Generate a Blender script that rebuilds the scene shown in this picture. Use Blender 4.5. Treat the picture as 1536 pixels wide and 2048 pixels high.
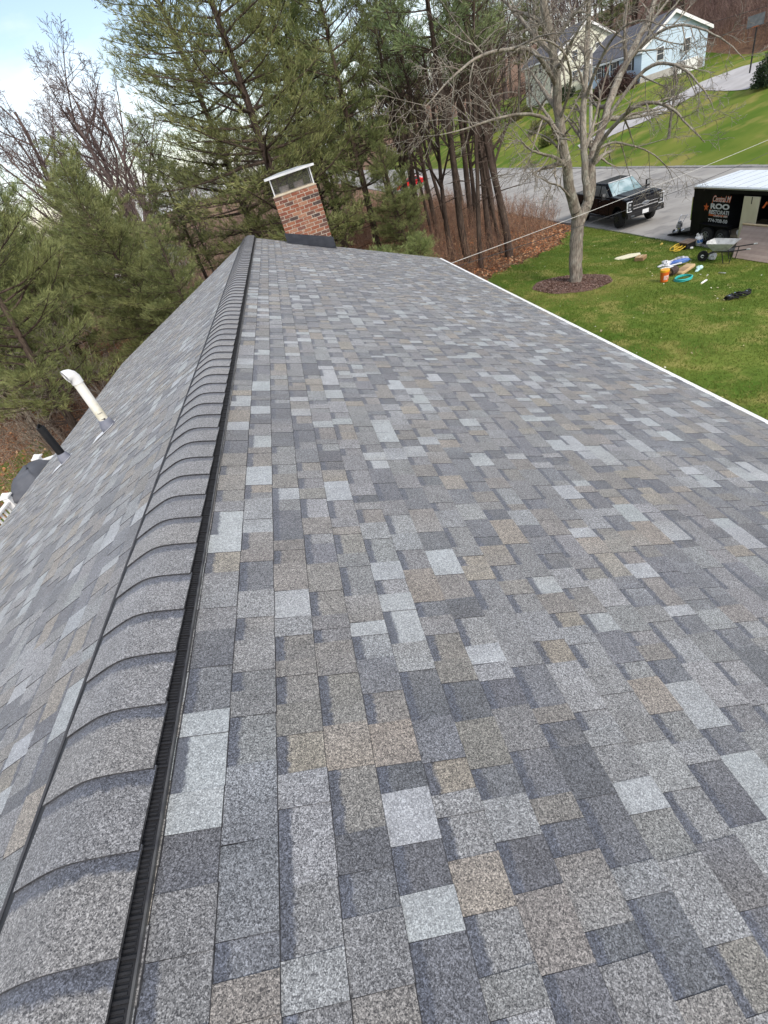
import bpy, bmesh, math, random
import numpy as np
from math import sin, cos, pi, radians, sqrt, atan2, exp
from mathutils import Vector, Matrix, noise as mnoise

S = bpy.context.scene
for o in list(bpy.data.objects): bpy.data.objects.remove(o)
COL = S.collection

# ------------------------------------------------------------------ camera
FPX, PITCH, ROLL, CZ = 950.0, radians(37.2), radians(19.0), 6.4      # focal length in px of the 1536x2048 frame
_R = np.array([1, 0, 0.]); _U = np.array([0, sin(PITCH), cos(PITCH)]); _FW = np.array([0, cos(PITCH), -sin(PITCH)])
_CR = cos(ROLL)*_R - sin(ROLL)*_U; _CU = sin(ROLL)*_R + cos(ROLL)*_U
CAM = np.array([0, 0, CZ])
cd = bpy.data.cameras.new('camera'); cam = bpy.data.objects.new('camera', cd); COL.objects.link(cam)
cd.sensor_fit = 'VERTICAL'; cd.sensor_height = 36; cd.lens = 36*FPX/2048; cd.clip_start = .05; cd.clip_end = 3000
cam.matrix_world = Matrix(((_CR[0], _CU[0], -_FW[0], CAM[0]), (_CR[1], _CU[1], -_FW[1], CAM[1]), (_CR[2], _CU[2], -_FW[2], CAM[2]), (0, 0, 0, 1)))
S.camera = cam

# ------------------------------------------------------------------ sky, sun, exposure
SUN_EL, SUN_AZ = radians(42), radians(158)          # azimuth clockwise from +Y
w = bpy.data.worlds.new('World'); S.world = w; w.use_nodes = True
nt = w.node_tree; nt.nodes.clear()
out = nt.nodes.new('ShaderNodeOutputWorld'); bg = nt.nodes.new('ShaderNodeBackground')
sky = nt.nodes.new('ShaderNodeTexSky'); sky.sky_type = 'NISHITA'; sky.sun_disc = False
sky.sun_elevation = SUN_EL; sky.sun_rotation = SUN_AZ; sky.air_density = 1.0; sky.dust_density = 1.5; sky.ozone_density = 1.6
tc = nt.nodes.new('ShaderNodeTexCoord'); mp = nt.nodes.new('ShaderNodeMapping'); mp.inputs['Scale'].default_value = (1.0, 1.0, 2.6)
mp.inputs['Location'].default_value = (.35, .1, .2)
nz = nt.nodes.new('ShaderNodeTexNoise'); nz.inputs['Scale'].default_value = 2.6; nz.inputs['Detail'].default_value = 7; nz.inputs['Roughness'].default_value = .52
rp = nt.nodes.new('ShaderNodeValToRGB'); rp.color_ramp.elements[0].position = .40; rp.color_ramp.elements[1].position = .60
mx = nt.nodes.new('ShaderNodeMix'); mx.data_type = 'RGBA'
mul = nt.nodes.new('ShaderNodeMath'); mul.operation = 'MULTIPLY'; mul.inputs[1].default_value = .9
L = nt.links.new
L(tc.outputs['Generated'], mp.inputs['Vector']); L(mp.outputs['Vector'], nz.inputs['Vector']); L(nz.outputs['Fac'], rp.inputs['Fac'])
L(rp.outputs['Color'], mul.inputs[0]); L(mul.outputs[0], mx.inputs['Factor'])
nz2 = nt.nodes.new('ShaderNodeTexNoise'); nz2.inputs['Scale'].default_value = 5; nz2.inputs['Detail'].default_value = 5
cm = nt.nodes.new('ShaderNodeMix'); cm.data_type = 'RGBA'; cm.inputs[6].default_value = (5.6, 6.1, 7.0, 1); cm.inputs[7].default_value = (8.0, 8.15, 8.3, 1)
L(mp.outputs['Vector'], nz2.inputs['Vector']); L(nz2.outputs['Fac'], cm.inputs['Factor'])
sb = nt.nodes.new('ShaderNodeMix'); sb.data_type = 'RGBA'; sb.blend_type = 'MULTIPLY'; sb.inputs['Factor'].default_value = 1; sb.inputs[7].default_value = (1.5, 1.35, 1.2, 1)
L(sky.outputs['Color'], sb.inputs[6])
L(sb.outputs[2], mx.inputs[6]); L(cm.outputs[2], mx.inputs[7]); L(mx.outputs[2], bg.inputs['Color'])
bg.inputs['Strength'].default_value = .105
L(bg.outputs[0], out.inputs['Surface'])
sl = bpy.data.lights.new('sun', 'SUN'); sl.energy = 1.5; sl.angle = radians(14); sl.color = (1, .95, .87)
so = bpy.data.objects.new('sun', sl); COL.objects.link(so)
sd = Vector((sin(SUN_AZ)*cos(SUN_EL), cos(SUN_AZ)*cos(SUN_EL), sin(SUN_EL)))
so.rotation_euler = sd.to_track_quat('Z', 'Y').to_euler(); so.location = (12, -30, 40)
S.view_settings.view_transform = 'Standard'; S.view_settings.look = 'None'; S.view_settings.exposure = .78; S.view_settings.gamma = 1
S.render.engine = 'CYCLES'
S.cycles.max_bounces = 6; S.cycles.transparent_max_bounces = 6

# ------------------------------------------------------------------ pixel helpers (1536x2048 photo pixels)
def ray(px, py): return (px-768)/FPX*_CR - (py-1024)/FPX*_CU + _FW
def onz(px, py, z): d = ray(px, py); return CAM + d*(z-CZ)/d[2]
def aty(px, py, y): d = ray(px, py); return CAM + d*y/d[1]
def atx(px, py, x): d = ray(px, py); return CAM + d*x/d[0]
def sm(a, b, x):
    t = min(1, max(0, (x-a)/(b-a))); return t*t*(3-2*t)
STR_Z, SX0, SX1 = -1.2, 17.3, 28.7
def hz(x, y):
    if x < -3: z = -.8*sm(-3, -8, x)
    elif x < 8: z = 0.
    elif x < SX0: z = -1.16*(.35*sm(8, SX0, x) + .65*(x-8)/(SX0-8))
    elif x < SX1: z = STR_Z
    else:
        k = .255*(.82 + .18*sm(45, 75, y))
        t = min(x, 46)-SX1
        z = STR_Z + k*t*sm(-2, 5, t+1.2) + max(0, min(x, 160)-46)*(.05 + .09*sm(56, 75, x))
        z -= 1.7*exp(-((x-55)**2/70 + (y-65)**2/60))
    if y > 70: z += (min(y, 220)-70)*.012*sm(6, 16, abs(x-23))
    if x < -20: z += -1.0*sm(-20, -45, x)
    return z
def gp(px, py):
    d = ray(px, py); t = 4.0
    while t < 400:
        p = CAM + d*t
        if p[2] < hz(p[0], p[1]): break
        t *= 1.02
    a, b = t/1.02, t
    for _ in range(20):
        m = (a+b)/2; p = CAM + d*m
        if p[2] < hz(p[0], p[1]): b = m
        else: a = m
    return CAM + d*b

# ------------------------------------------------------------------ materials
MAT = {}
def pm(name, c1, c2=None, scale=8, rough=.8, bump=0, metal=0, detail=4, spec=.3, c3=None, s3=40, lo=.38, hi=.62, coord='Object', aniso=None, coat=0):
    if name in MAT: return MAT[name]
    m = bpy.data.materials.new(name); m.use_nodes = True; MAT[name] = m
    n = m.node_tree.nodes; l = m.node_tree.links.new; b = n['Principled BSDF']
    b.inputs['Roughness'].default_value = rough; b.inputs['Metallic'].default_value = metal; b.inputs['Specular IOR Level'].default_value = spec
    if coat: b.inputs['Coat Weight'].default_value = coat; b.inputs['Coat Roughness'].default_value = .06
    c = lambda q: (q[0], q[1], q[2], 1)
    if c2 is None: c2 = tuple(x*.86 for x in c1)
    t = n.new('ShaderNodeTexCoord'); mpn = n.new('ShaderNodeMapping'); l(t.outputs[coord], mpn.inputs['Vector'])
    if aniso: mpn.inputs['Scale'].default_value = aniso
    no = n.new('ShaderNodeTexNoise'); no.inputs['Scale'].default_value = scale; no.inputs['Detail'].default_value = detail
    l(mpn.outputs[0], no.inputs['Vector'])
    r = n.new('ShaderNodeValToRGB'); r.color_ramp.elements[0].position = lo; r.color_ramp.elements[1].position = hi
    r.color_ramp.elements[0].color = c(c1); r.color_ramp.elements[1].color = c(c2); l(no.outputs['Fac'], r.inputs['Fac'])
    col = r.outputs['Color']
    if c3:
        n3 = n.new('ShaderNodeTexNoise'); n3.inputs['Scale'].default_value = s3; n3.inputs['Detail'].default_value = 3; l(mpn.outputs[0], n3.inputs['Vector'])
        r3 = n.new('ShaderNodeValToRGB'); r3.color_ramp.elements[0].position = .5; r3.color_ramp.elements[1].position = .66; l(n3.outputs['Fac'], r3.inputs['Fac'])
        mm = n.new('ShaderNodeMix'); mm.data_type = 'RGBA'; l(r3.outputs['Color'], mm.inputs['Factor']); l(col, mm.inputs[6]); mm.inputs[7].default_value = c(c3); col = mm.outputs[2]
    l(col, b.inputs['Base Color'])
    if bump:
        bp = n.new('ShaderNodeBump'); bp.inputs['Strength'].default_value = bump; bp.inputs['Distance'].default_value = .02
        l(no.outputs['Fac'], bp.inputs['Height']); l(bp.outputs[0], b.inputs['Normal'])
    return m
def tint_mat(name, rough=.85, trans=0., rnd=0., spec=.15, bark=False):
    """colour from the 'tint' attribute of the mesh, slight per-object variation"""
    m = bpy.data.materials.new(name); m.use_nodes = True; MAT[name] = m
    n = m.node_tree.nodes; l = m.node_tree.links.new; b = n['Principled BSDF']; b.inputs['Roughness'].default_value = rough; b.inputs['Specular IOR Level'].default_value = spec
    a = n.new('ShaderNodeAttribute'); a.attribute_name = 'tint'; col = a.outputs['Color']
    if rnd:
        oi = n.new('ShaderNodeObjectInfo'); hs = n.new('ShaderNodeHueSaturation')
        mr = n.new('ShaderNodeMapRange'); mr.inputs['To Min'].default_value = 1-rnd; mr.inputs['To Max'].default_value = 1+rnd
        l(oi.outputs['Random'], mr.inputs['Value']); l(mr.outputs[0], hs.inputs['Value'])
        mh = n.new('ShaderNodeMapRange'); mh.inputs['To Min'].default_value = .5-rnd*.06; mh.inputs['To Max'].default_value = .5+rnd*.06
        l(oi.outputs['Random'], mh.inputs['Value']); l(mh.outputs[0], hs.inputs['Hue'])
        l(col, hs.inputs['Color']); col = hs.outputs[0]
    if bark:
        g = n.new('ShaderNodeTexCoord'); mp_ = n.new('ShaderNodeMapping'); mp_.inputs['Scale'].default_value = (9, 9, 1.6); l(g.outputs['Object'], mp_.inputs['Vector'])
        no = n.new('ShaderNodeTexNoise'); no.inputs['Scale'].default_value = 3.2; no.inputs['Detail'].default_value = 8; no.inputs['Roughness'].default_value = .65; l(mp_.outputs[0], no.inputs['Vector'])
        r_ = n.new('ShaderNodeMapRange'); r_.inputs['From Min'].default_value = .36; r_.inputs['From Max'].default_value = .66; r_.inputs['To Min'].default_value = .5; r_.inputs['To Max'].default_value = 1.4; l(no.outputs['Fac'], r_.inputs['Value'])
        sc_ = n.new('ShaderNodeVectorMath'); sc_.operation = 'SCALE'; l(col, sc_.inputs[0]); l(r_.outputs[0], sc_.inputs['Scale']); col = sc_.outputs[0]
        bp = n.new('ShaderNodeBump'); bp.inputs['Strength'].default_value = .8; bp.inputs['Distance'].default_value = .03; l(no.outputs['Fac'], bp.inputs['Height']); l(bp.outputs[0], b.inputs['Normal'])
    l(col, b.inputs['Base Color'])
    if trans:
        tr = n.new('ShaderNodeBsdfTranslucent'); l(col, tr.inputs['Color']); ms = n.new('ShaderNodeMixShader'); ms.inputs[0].default_value = trans
        l(b.outputs[0], ms.inputs[1]); l(tr.outputs[0], ms.inputs[2]); l(ms.outputs[0], n['Material Output'].inputs['Surface'])
    return m

# ------------------------------------------------------------------ object helpers
def WM(o):
    m = o.matrix_basis.copy()
    if o.parent: m = WM(o.parent) @ o.matrix_parent_inverse @ m
    return m
def link(o, parent=None, world=True):
    COL.objects.link(o)
    if parent is not None:
        o.parent = parent
        if world: o.matrix_parent_inverse = WM(parent).inverted()
    return o
def tag(o, label=None, cat=None, group=None, kind=None):
    if label: o['label'] = label
    if cat: o['category'] = cat
    if group: o['group'] = group
    if kind: o['kind'] = kind
    return o
def thing(name, label, cat, loc=(0, 0, 0), rotz=0, group=None, scale=1):
    o = bpy.data.objects.new(name, None); COL.objects.link(o); o.empty_display_size = .2
    o.location = loc; o.rotation_euler = (0, 0, rotz); o.scale = (scale,)*3 if not isinstance(scale, tuple) else scale
    return tag(o, label, cat, group)
def np_mesh(name, V, F, mats, tint=None, midx=None, smooth=False):
    me = bpy.data.meshes.new(name); V = np.asarray(V, np.float32); F = np.asarray(F, np.int32); k = F.shape[1]
    me.vertices.add(len(V)); me.vertices.foreach_set('co', V.ravel())
    me.loops.add(F.size); me.loops.foreach_set('vertex_index', F.ravel())
    me.polygons.add(len(F)); me.polygons.foreach_set('loop_start', np.arange(0, F.size, k, dtype=np.int32))
    try: me.polygons.foreach_set('loop_total', np.full(len(F), k, np.int32))
    except Exception: pass
    for m in mats: me.materials.append(m)
    if midx is not None: me.polygons.foreach_set('material_index', np.asarray(midx, np.int32))
    me.polygons.foreach_set('use_smooth', np.full(len(F), bool(smooth)))
    if tint is not None:
        a = me.attributes.new('tint', 'FLOAT_COLOR', 'POINT'); t = np.asarray(tint, np.float32)
        if t.shape[1] == 3: t = np.concatenate([t, np.ones((len(t), 1), np.float32)], 1)
        a.data.foreach_set('color', t.ravel())
    me.update(calc_edges=True); me.validate()
    return me
def np_obj(name, V, F, mats, parent=None, world=True, **k):
    return link(bpy.data.objects.new(name, np_mesh(name, V, F, mats, **k)), parent, world)

class MB:
    def __init__(s): s.v = []; s.f = []; s.m = []; s.M = Matrix()
    def add(s, vs, fs, mi=0):
        n = len(s.v); s.v += [tuple(s.M @ Vector(p)) for p in vs]; s.f += [tuple(i+n for i in f) for f in fs]; s.m += [mi]*len(fs); return s
    def hexa(s, p, mi=0):      # p: 4 bottom (ccw from above) + 4 top
        return s.add(p, [(3, 2, 1, 0), (4, 5, 6, 7), (0, 1, 5, 4), (1, 2, 6, 5), (2, 3, 7, 6), (3, 0, 4, 7)], mi)
    def box(s, c, d, rz=0, mi=0, rx=0, ry=0):
        R = Matrix.Rotation(rz, 3, 'Z') @ Matrix.Rotation(ry, 3, 'Y') @ Matrix.Rotation(rx, 3, 'X'); x, y, z = d[0]/2, d[1]/2, d[2]/2
        return s.hexa([Vector(c) + R @ Vector(q) for q in ((-x, -y, -z), (x, -y, -z), (x, y, -z), (-x, y, -z), (-x, -y, z), (x, -y, z), (x, y, z), (-x, y, z))], mi)
    def tube(s, pts, r, n=8, mi=0, cap=True):
        pts = [Vector(p) for p in pts]; rs = r if isinstance(r, (list, tuple)) else [r]*len(pts); vs = []; fs = []; up = None
        for i, p in enumerate(pts):
            d = (pts[min(i+1, len(pts)-1)] - pts[max(i-1, 0)]).normalized()
            if up is None: up = Vector((0, 0, 1)) if abs(d.z) < .9 else Vector((1, 0, 0))
            a = d.cross(up).normalized(); b = d.cross(a).normalized()
            for k in range(n): t = 2*pi*k/n; vs.append(p + a*cos(t)*rs[i] + b*sin(t)*rs[i])
        for i in range(len(pts)-1):
            for k in range(n): k2 = (k+1) % n; fs.append((i*n+k, i*n+k2, (i+1)*n+k2, (i+1)*n+k))
        if cap: fs.append(tuple(reversed(range(n)))); fs.append(tuple((len(pts)-1)*n+k for k in range(n)))
        return s.add(vs, fs, mi)
    def lathe(s, prof, n=16, c=(0, 0, 0), axis='Z', mi=0):     # prof: (r, h)
        vs = []; fs = []; C = Vector(c)
        for r, h in prof:
            for k in range(n):
                t = 2*pi*k/n; p = (r*cos(t), r*sin(t), h)
                if axis == 'X': p = (p[2], p[0], p[1])
                elif axis == 'Y': p = (p[1], p[2], p[0])
                vs.append(C + Vector(p))
        for i in range(len(prof)-1):
            for k in range(n): k2 = (k+1) % n; fs.append((i*n+k, i*n+k2, (i+1)*n+k2, (i+1)*n+k))
        fs.append(tuple(reversed(range(n)))); fs.append(tuple((len(prof)-1)*n+k for k in range(n)))
        return s.add(vs, fs, mi)
    def prism(s, poly, x0, x1, mi=0, plane='YZ'):
        f = (lambda u, v, w: (w, u, v)) if plane == 'YZ' else ((lambda u, v, w: (u, w, v)) if plane == 'XZ' else (lambda u, v, w: (u, v, w)))
        n = len(poly); vs = [f(u, v, x0) for u, v in poly] + [f(u, v, x1) for u, v in poly]
        return s.add(vs, [tuple(range(n)), tuple(range(2*n-1, n-1, -1))] + [(i, i+n, (i+1) % n+n, (i+1) % n) for i in range(n)], mi)
    def build(s, name, mats, parent=None, world=True, smooth=False, bevel=0, seg=2):
        me = bpy.data.meshes.new(name); me.from_pydata(s.v, [], s.f)
        for m in (mats if isinstance(mats, (list, tuple)) else [mats]): me.materials.append(m)
        me.polygons.foreach_set('material_index', s.m)
        bm = bmesh.new(); bm.from_mesh(me); bmesh.ops.recalc_face_normals(bm, faces=bm.faces); bm.to_mesh(me); bm.free()
        me.polygons.foreach_set('use_smooth', [bool(smooth)]*len(me.polygons))
        me.update()
        o = bpy.data.objects.new(name, me); link(o, parent, world)
        if bevel:
            b = o.modifiers.new('bevel', 'BEVEL'); b.width = bevel; b.segments = seg; b.limit_method = 'ANGLE'; b.angle_limit = radians(35)
        return o
def copy_tree(o, parent=None):
    c = o.copy(); COL.objects.link(c); c.parent = parent
    for ch in list(o.children): copy_tree(ch, c)
    return c
def text_obj(name, body, size, mat, origin, xdir, ydir, parent, extrude=.002, squash=1., bold=0., shear=0.):
    cu = bpy.data.curves.new(name, 'FONT'); cu.body = body; cu.size = size; cu.offset = bold; cu.extrude = 0; cu.shear = shear
    to = bpy.data.objects.new(name+'_tmp', cu); COL.objects.link(to); bpy.context.view_layer.update()
    me = bpy.data.meshes.new_from_object(to.evaluated_get(bpy.context.evaluated_depsgraph_get()))
    bpy.data.objects.remove(to); me.materials.clear(); me.materials.append(mat); me.name = name
    X = Vector(xdir); Y = Vector(ydir); O = Vector(origin)
    for v in me.vertices: v.co = O + X*v.co.x*squash + Y*v.co.y
    return link(bpy.data.objects.new(name, me), parent)
# ------------------------------------------------------------------ terrain
def vnoise(x, y, s, seed=0.):
    """cheap smooth value noise from sines, arrays in, about -1..1"""
    return (np.sin(x*s*1.7+seed+1.3*np.sin(y*s*.9+seed*2)) + np.sin(y*s*1.9+seed*.7+1.1*np.sin(x*s*1.15-seed)) + np.sin((x+y)*s*.83+seed*1.9))/3
HZ = np.vectorize(hz, otypes=[float])
def grid_sheet(name, X, Y, dz, mat, kind='structure', parent=None):
    nx, ny = X.shape; Z = HZ(X, Y) + dz
    V = np.stack([X, Y, Z], -1).reshape(-1, 3); i = np.arange(nx*ny).reshape(nx, ny)
    F = np.stack([i[:-1, :-1], i[1:, :-1], i[1:, 1:], i[:-1, 1:]], -1).reshape(-1, 4)
    o = np_obj(name, V, F, [mat], parent, smooth=True)
    if kind: o['kind'] = kind
    return o
m_litter = pm('leaf_litter', (.16, .085, .05), (.26, .15, .085), 3, .95, .4, c3=(.085, .055, .035), s3=14, detail=8)
m_grass = pm('lawn_grass', (.075, .135, .018), (.165, .205, .04), .55, .9, .35, c3=(.25, .235, .07), s3=1.1, detail=9, spec=.1, lo=.36, hi=.66)
m_hillgrass = pm('hillside_grass', (.085, .145, .016), (.17, .20, .035), .22, .9, .6, c3=(.24, .22, .06), s3=.5, detail=10, spec=.1)
m_asphalt = pm('street_asphalt', (.30, .285, .265), (.37, .355, .33), .5, .9, .1, c3=(.25, .24, .23), s3=1.3, detail=9, spec=.15)
m_kerb = pm('kerb_asphalt', (.20, .195, .19), (.29, .28, .27), 6, .9, .2, detail=6)
m_drive = pm('driveway_concrete', (.40, .38, .37), (.48, .46, .45), .8, .9, .1, detail=8)
gx = np.concatenate([np.linspace(-400, -60, 30)[:-1], np.linspace(-60, 70, 105), np.linspace(70, 400, 30)[1:]])
gy = np.concatenate([np.linspace(-120, -20, 12)[:-1], np.linspace(-20, 110, 90), np.linspace(110, 700, 40)[1:]])
GX, GY = np.meshgrid(gx, gy, indexing='ij')
grid_sheet('ground', GX, GY, -.06, m_litter)
# lawn in front of the house, bounded by the leaf litter under the wood
def lawn_top(x): return np.interp(x, [-3, 3, 6, 7.6, 9.6, 11.3, 13.6, 15.5, 17.3], [15.5, 17, 20.2, 22.4, 23.9, 25.0, 26.8, 29.5, 31.5])
lx = np.linspace(1.0, SX0+.02, 60); lv = np.linspace(0, 1, 80)
LX = np.repeat(lx[:, None], 80, 1); LY = -12 + (lawn_top(LX) + .25*np.sin(LX*5.3)+.12*np.sin(LX*13) + 12)*lv[None, :]
grid_sheet('lawn', LX, LY, .0, m_grass)
hx = np.linspace(SX1, 57.5, 50); hy = np.linspace(-30, 150, 130); HX, HY = np.meshgrid(hx, hy, indexing='ij')
grid_sheet('hillside_lawn', HX, HY, -.01, m_hillgrass)
rx_ = np.linspace(SX0, SX1, 6); ry_ = np.linspace(-60, 330, 200); RX, RY = np.meshgrid(rx_, ry_, indexing='ij')
grid_sheet('street', RX, RY, .008, m_asphalt)
for nm, x0, hgt in (('kerb_near', SX0-.12, .07), ('kerb_far', SX1-.35, .05)):
    wd = .16 if nm == 'kerb_near' else .5
    mb = MB()
    for i in range(90):
        y0, y1 = -20 + i*1.5, -20 + (i+1)*1.5; a = STR_Z-.05; h = STR_Z + hgt + .012*sin(i*1.7)
        mb.hexa([(x0, y0, a), (x0+wd, y0, a), (x0+wd, y1, a), (x0, y1, a), (x0+.03, y0, h), (x0+wd-.04, y0, h-.01), (x0+wd-.04, y1, h-.01), (x0+.03, y1, h)])
    o = mb.build(nm, m_kerb); o['kind'] = 'structure'
# road cracks sealed with tar, thin dark ribbons lying on the street
mb = MB(); rc = random.Random(5); 
for k in range(16):
    x, y = rc.uniform(SX0+1, SX1-1), rc.uniform(14, 60); a = rc.choice([rc.uniform(-.3, .3), pi/2 + rc.uniform(-.3, .3)])
    for j in range(rc.randint(8, 22)):
        x2, y2 = x + cos(a)*.4, y + sin(a)*.4
        if not (SX0+.3 < x2 < SX1-.5): break
        nx_, ny_ = -sin(a)*.018, cos(a)*.018
        mb.add([(x-nx_, y-ny_, STR_Z+.012), (x2-nx_, y2-ny_, STR_Z+.012), (x2+nx_, y2+ny_, STR_Z+.012), (x+nx_, y+ny_, STR_Z+.012)], [(0, 1, 2, 3)])
        x, y = x2, y2; a += rc.uniform(-.35, .35)
o = mb.build('street_cracks', pm('tar', (.07, .07, .07), rough=.6)); tag(o, kind='structure')
# driveway climbing to the pale blue house
cp = [gp(*q) for q in ((1160, 297), (1225, 262), (1300, 230), (1350, 203), (1405, 172), (1450, 157), (1510, 146))]
cp.append(cp[-1] + (cp[-1]-cp[-2])*1.0)
V = []; cpv = [Vector((p[0], p[1], 0)) for p in cp]; 
pts = []
for i in range(len(cpv)-1):
    for t in np.linspace(0, 1, 9)[:-1]: pts.append(cpv[i].lerp(cpv[i+1], t))
for i, p in enumerate(pts):
    d = (pts[min(i+1, len(pts)-1)]-pts[max(i-1, 0)]).normalized(); nrm = Vector((-d.y, d.x, 0)); wv = 1.6 + 1.5*sm(.6, 1, i/len(pts))
    for s in (-1, -.33, .33, 1): q = p + nrm*s*wv; V.append((q.x, q.y, hz(q.x, q.y)+.035))
F = [(4*i+k, 4*i+k+1, 4*i+5+k, 4*i+4+k) for i in range(len(pts)-1) for k in range(3)]
o = np_obj('driveway', V, F, [m_drive], smooth=True); o['kind'] = 'structure'
# grassy strip beside the deck
q = [gp(*p) for p in ((-60, 1120), (-40, 960), (70, 880), (125, 905))]
U = np.linspace(0, 1, 16); PX = np.zeros((16, 16)); PY = np.zeros((16, 16))
for a in range(16):
    for b in range(16):
        u, v = U[a], U[b]; p = (1-u)*(1-v)*q[0] + (1-u)*v*q[1] + u*v*q[2] + u*(1-v)*q[3]; PX[a, b], PY[a, b] = p[0], p[1]
grid_sheet('grass_strip', PX, PY, -.02, m_grass)

# ------------------------------------------------------------------ the house under the camera
XR, ZR, SLOPE = -.985, CZ-1.145, math.atan(.405)
YA, YB = -3.2, 14.25
DR, DL = 4.70/cos(SLOPE), 4.49/cos(SLOPE)          # slope lengths right / left
EXPO = .1435
house = thing('house', 'house with new blended grey shingle roof, black ridge vent and brick chimney', 'house', (XR, 5.5, 0))
def P(side, d, y, n): return (XR + side*(d*cos(SLOPE) + n*sin(SLOPE)), y, ZR - d*sin(SLOPE) + n*cos(SLOPE))

def shingle_mat():
    m = bpy.data.materials.new('shingle_granules'); m.use_nodes = True
    n = m.node_tree.nodes; l = m.node_tree.links.new; b = n['Principled BSDF']; b.inputs['Roughness'].default_value = .7; b.inputs['Specular IOR Level'].default_value = .5; b.inputs['Sheen Weight'].default_value = .22; b.inputs['Sheen Roughness'].default_value = .45
    g = n.new('ShaderNodeNewGeometry')
    at = n.new('ShaderNodeAttribute'); at.attribute_name = 'tint'
    uv = n.new('ShaderNodeAttribute'); uv.attribute_name = 'band'       # 0 .. 1 over the exposed height, in metres below the course above; 9 = no band
    # granules
    v1 = n.new('ShaderNodeTexVoronoi'); v1.inputs['Scale'].default_value = 430; l(g.outputs['Position'], v1.inputs['Vector'])
    v2 = n.new('ShaderNodeTexVoronoi'); v2.inputs['Scale'].default_value = 230; l(g.outputs['Position'], v2.inputs['Vector'])
    sp = n.new('ShaderNodeSeparateColor'); l(v1.outputs['Color'], sp.inputs[0]); sp2 = n.new('ShaderNodeSeparateColor'); l(v2.outputs['Color'], sp2.inputs[0])
    ad = n.new('ShaderNodeMath'); ad.operation = 'MULTIPLY_ADD'; l(sp2.outputs[0], ad.inputs[0]); ad.inputs[1].default_value = .55; l(sp.outputs[0], ad.inputs[2])
    gr = n.new('ShaderNodeValToRGB'); e = gr.color_ramp.elements; gr.color_ramp.interpolation = 'EASE'
    e[0].position = .12; e[0].color = (.22, .22, .24, 1); e[1].position = .95; e[1].color = (2.15, 2.15, 2.15, 1)
    x = e.new(.55); x.color = (.95, .95, .95, 1)
    sc = n.new('ShaderNodeMath'); sc.operation = 'MULTIPLY'; sc.inputs[1].default_value = .66; l(ad.outputs[0], sc.inputs[0]); l(sc.outputs[0], gr.inputs['Fac'])
    # pale blends are made of like-coloured granules: lower contrast there
    lum = n.new('ShaderNodeSeparateColor'); l(at.outputs['Color'], lum.inputs[0]); ct = n.new('ShaderNodeMapRange'); ct.inputs['From Min'].default_value = .235; ct.inputs['From Max'].default_value = .335; ct.inputs['To Min'].default_value = 1; ct.inputs['To Max'].default_value = .6; l(lum.outputs[1], ct.inputs['Value'])
    gm = n.new('ShaderNodeMix'); gm.data_type = 'RGBA'; l(ct.outputs[0], gm.inputs['Factor']); gm.inputs[6].default_value = (.97, .97, .97, 1); l(gr.outputs[0], gm.inputs[7])
    # soft drift of blend colour
    no = n.new('ShaderNodeTexNoise'); no.inputs['Scale'].default_value = 9; no.inputs['Detail'].default_value = 4; l(g.outputs['Position'], no.inputs['Vector'])
    dr = n.new('ShaderNodeMapRange'); dr.inputs['From Min'].default_value = .3; dr.inputs['From Max'].default_value = .7; dr.inputs['To Min'].default_value = .9; dr.inputs['To Max'].default_value = 1.1; l(no.outputs['Fac'], dr.inputs['Value'])
    wr = n.new('ShaderNodeTexNoise'); wr.inputs['Scale'].default_value = .9; wr.inputs['Detail'].default_value = 5; l(g.outputs['Position'], wr.inputs['Vector'])
    wm = n.new('ShaderNodeMapRange'); wm.inputs['From Min'].default_value = .3; wm.inputs['From Max'].default_value = .7; wm.inputs['To Min'].default_value = .93; wm.inputs['To Max'].default_value = 1.08; l(wr.outputs['Fac'], wm.inputs['Value'])
    mm = n.new('ShaderNodeMath'); mm.operation = 'MULTIPLY'; l(dr.outputs[0], mm.inputs[0]); l(wm.outputs[0], mm.inputs[1])
    # shadow-line band pressed into the shingle (dark granules), ragged edge
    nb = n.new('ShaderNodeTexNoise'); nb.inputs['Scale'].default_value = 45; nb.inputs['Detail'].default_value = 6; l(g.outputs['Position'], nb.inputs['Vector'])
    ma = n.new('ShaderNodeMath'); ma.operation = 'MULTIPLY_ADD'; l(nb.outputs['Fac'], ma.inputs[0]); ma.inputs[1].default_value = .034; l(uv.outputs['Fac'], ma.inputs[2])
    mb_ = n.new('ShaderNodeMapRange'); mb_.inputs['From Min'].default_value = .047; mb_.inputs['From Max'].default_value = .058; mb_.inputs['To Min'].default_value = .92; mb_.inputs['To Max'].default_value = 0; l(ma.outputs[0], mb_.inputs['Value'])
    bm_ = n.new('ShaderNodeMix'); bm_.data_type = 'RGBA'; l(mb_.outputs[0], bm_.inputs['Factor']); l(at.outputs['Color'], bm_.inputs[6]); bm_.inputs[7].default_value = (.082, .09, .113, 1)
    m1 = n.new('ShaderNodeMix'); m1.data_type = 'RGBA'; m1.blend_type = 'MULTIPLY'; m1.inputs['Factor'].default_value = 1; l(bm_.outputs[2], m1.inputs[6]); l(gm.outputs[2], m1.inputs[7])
    m2 = n.new('ShaderNodeVectorMath'); m2.operation = 'SCALE'; l(m1.outputs[2], m2.inputs[0]); l(mm.outputs[0], m2.inputs['Scale'])
    l(m2.outputs[0], b.inputs['Base Color'])
    bp = n.new('ShaderNodeBump'); bp.inputs['Strength'].default_value = .55; bp.inputs['Distance'].default_value = .003; l(ad.outputs[0], bp.inputs['Height']); l(bp.outputs[0], b.inputs['Normal'])
    return m
m_sh = shingle_mat()
m_she = pm('shingle_cut_edge', (.028, .028, .031), (.06, .06, .065), 60, .9)
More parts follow.
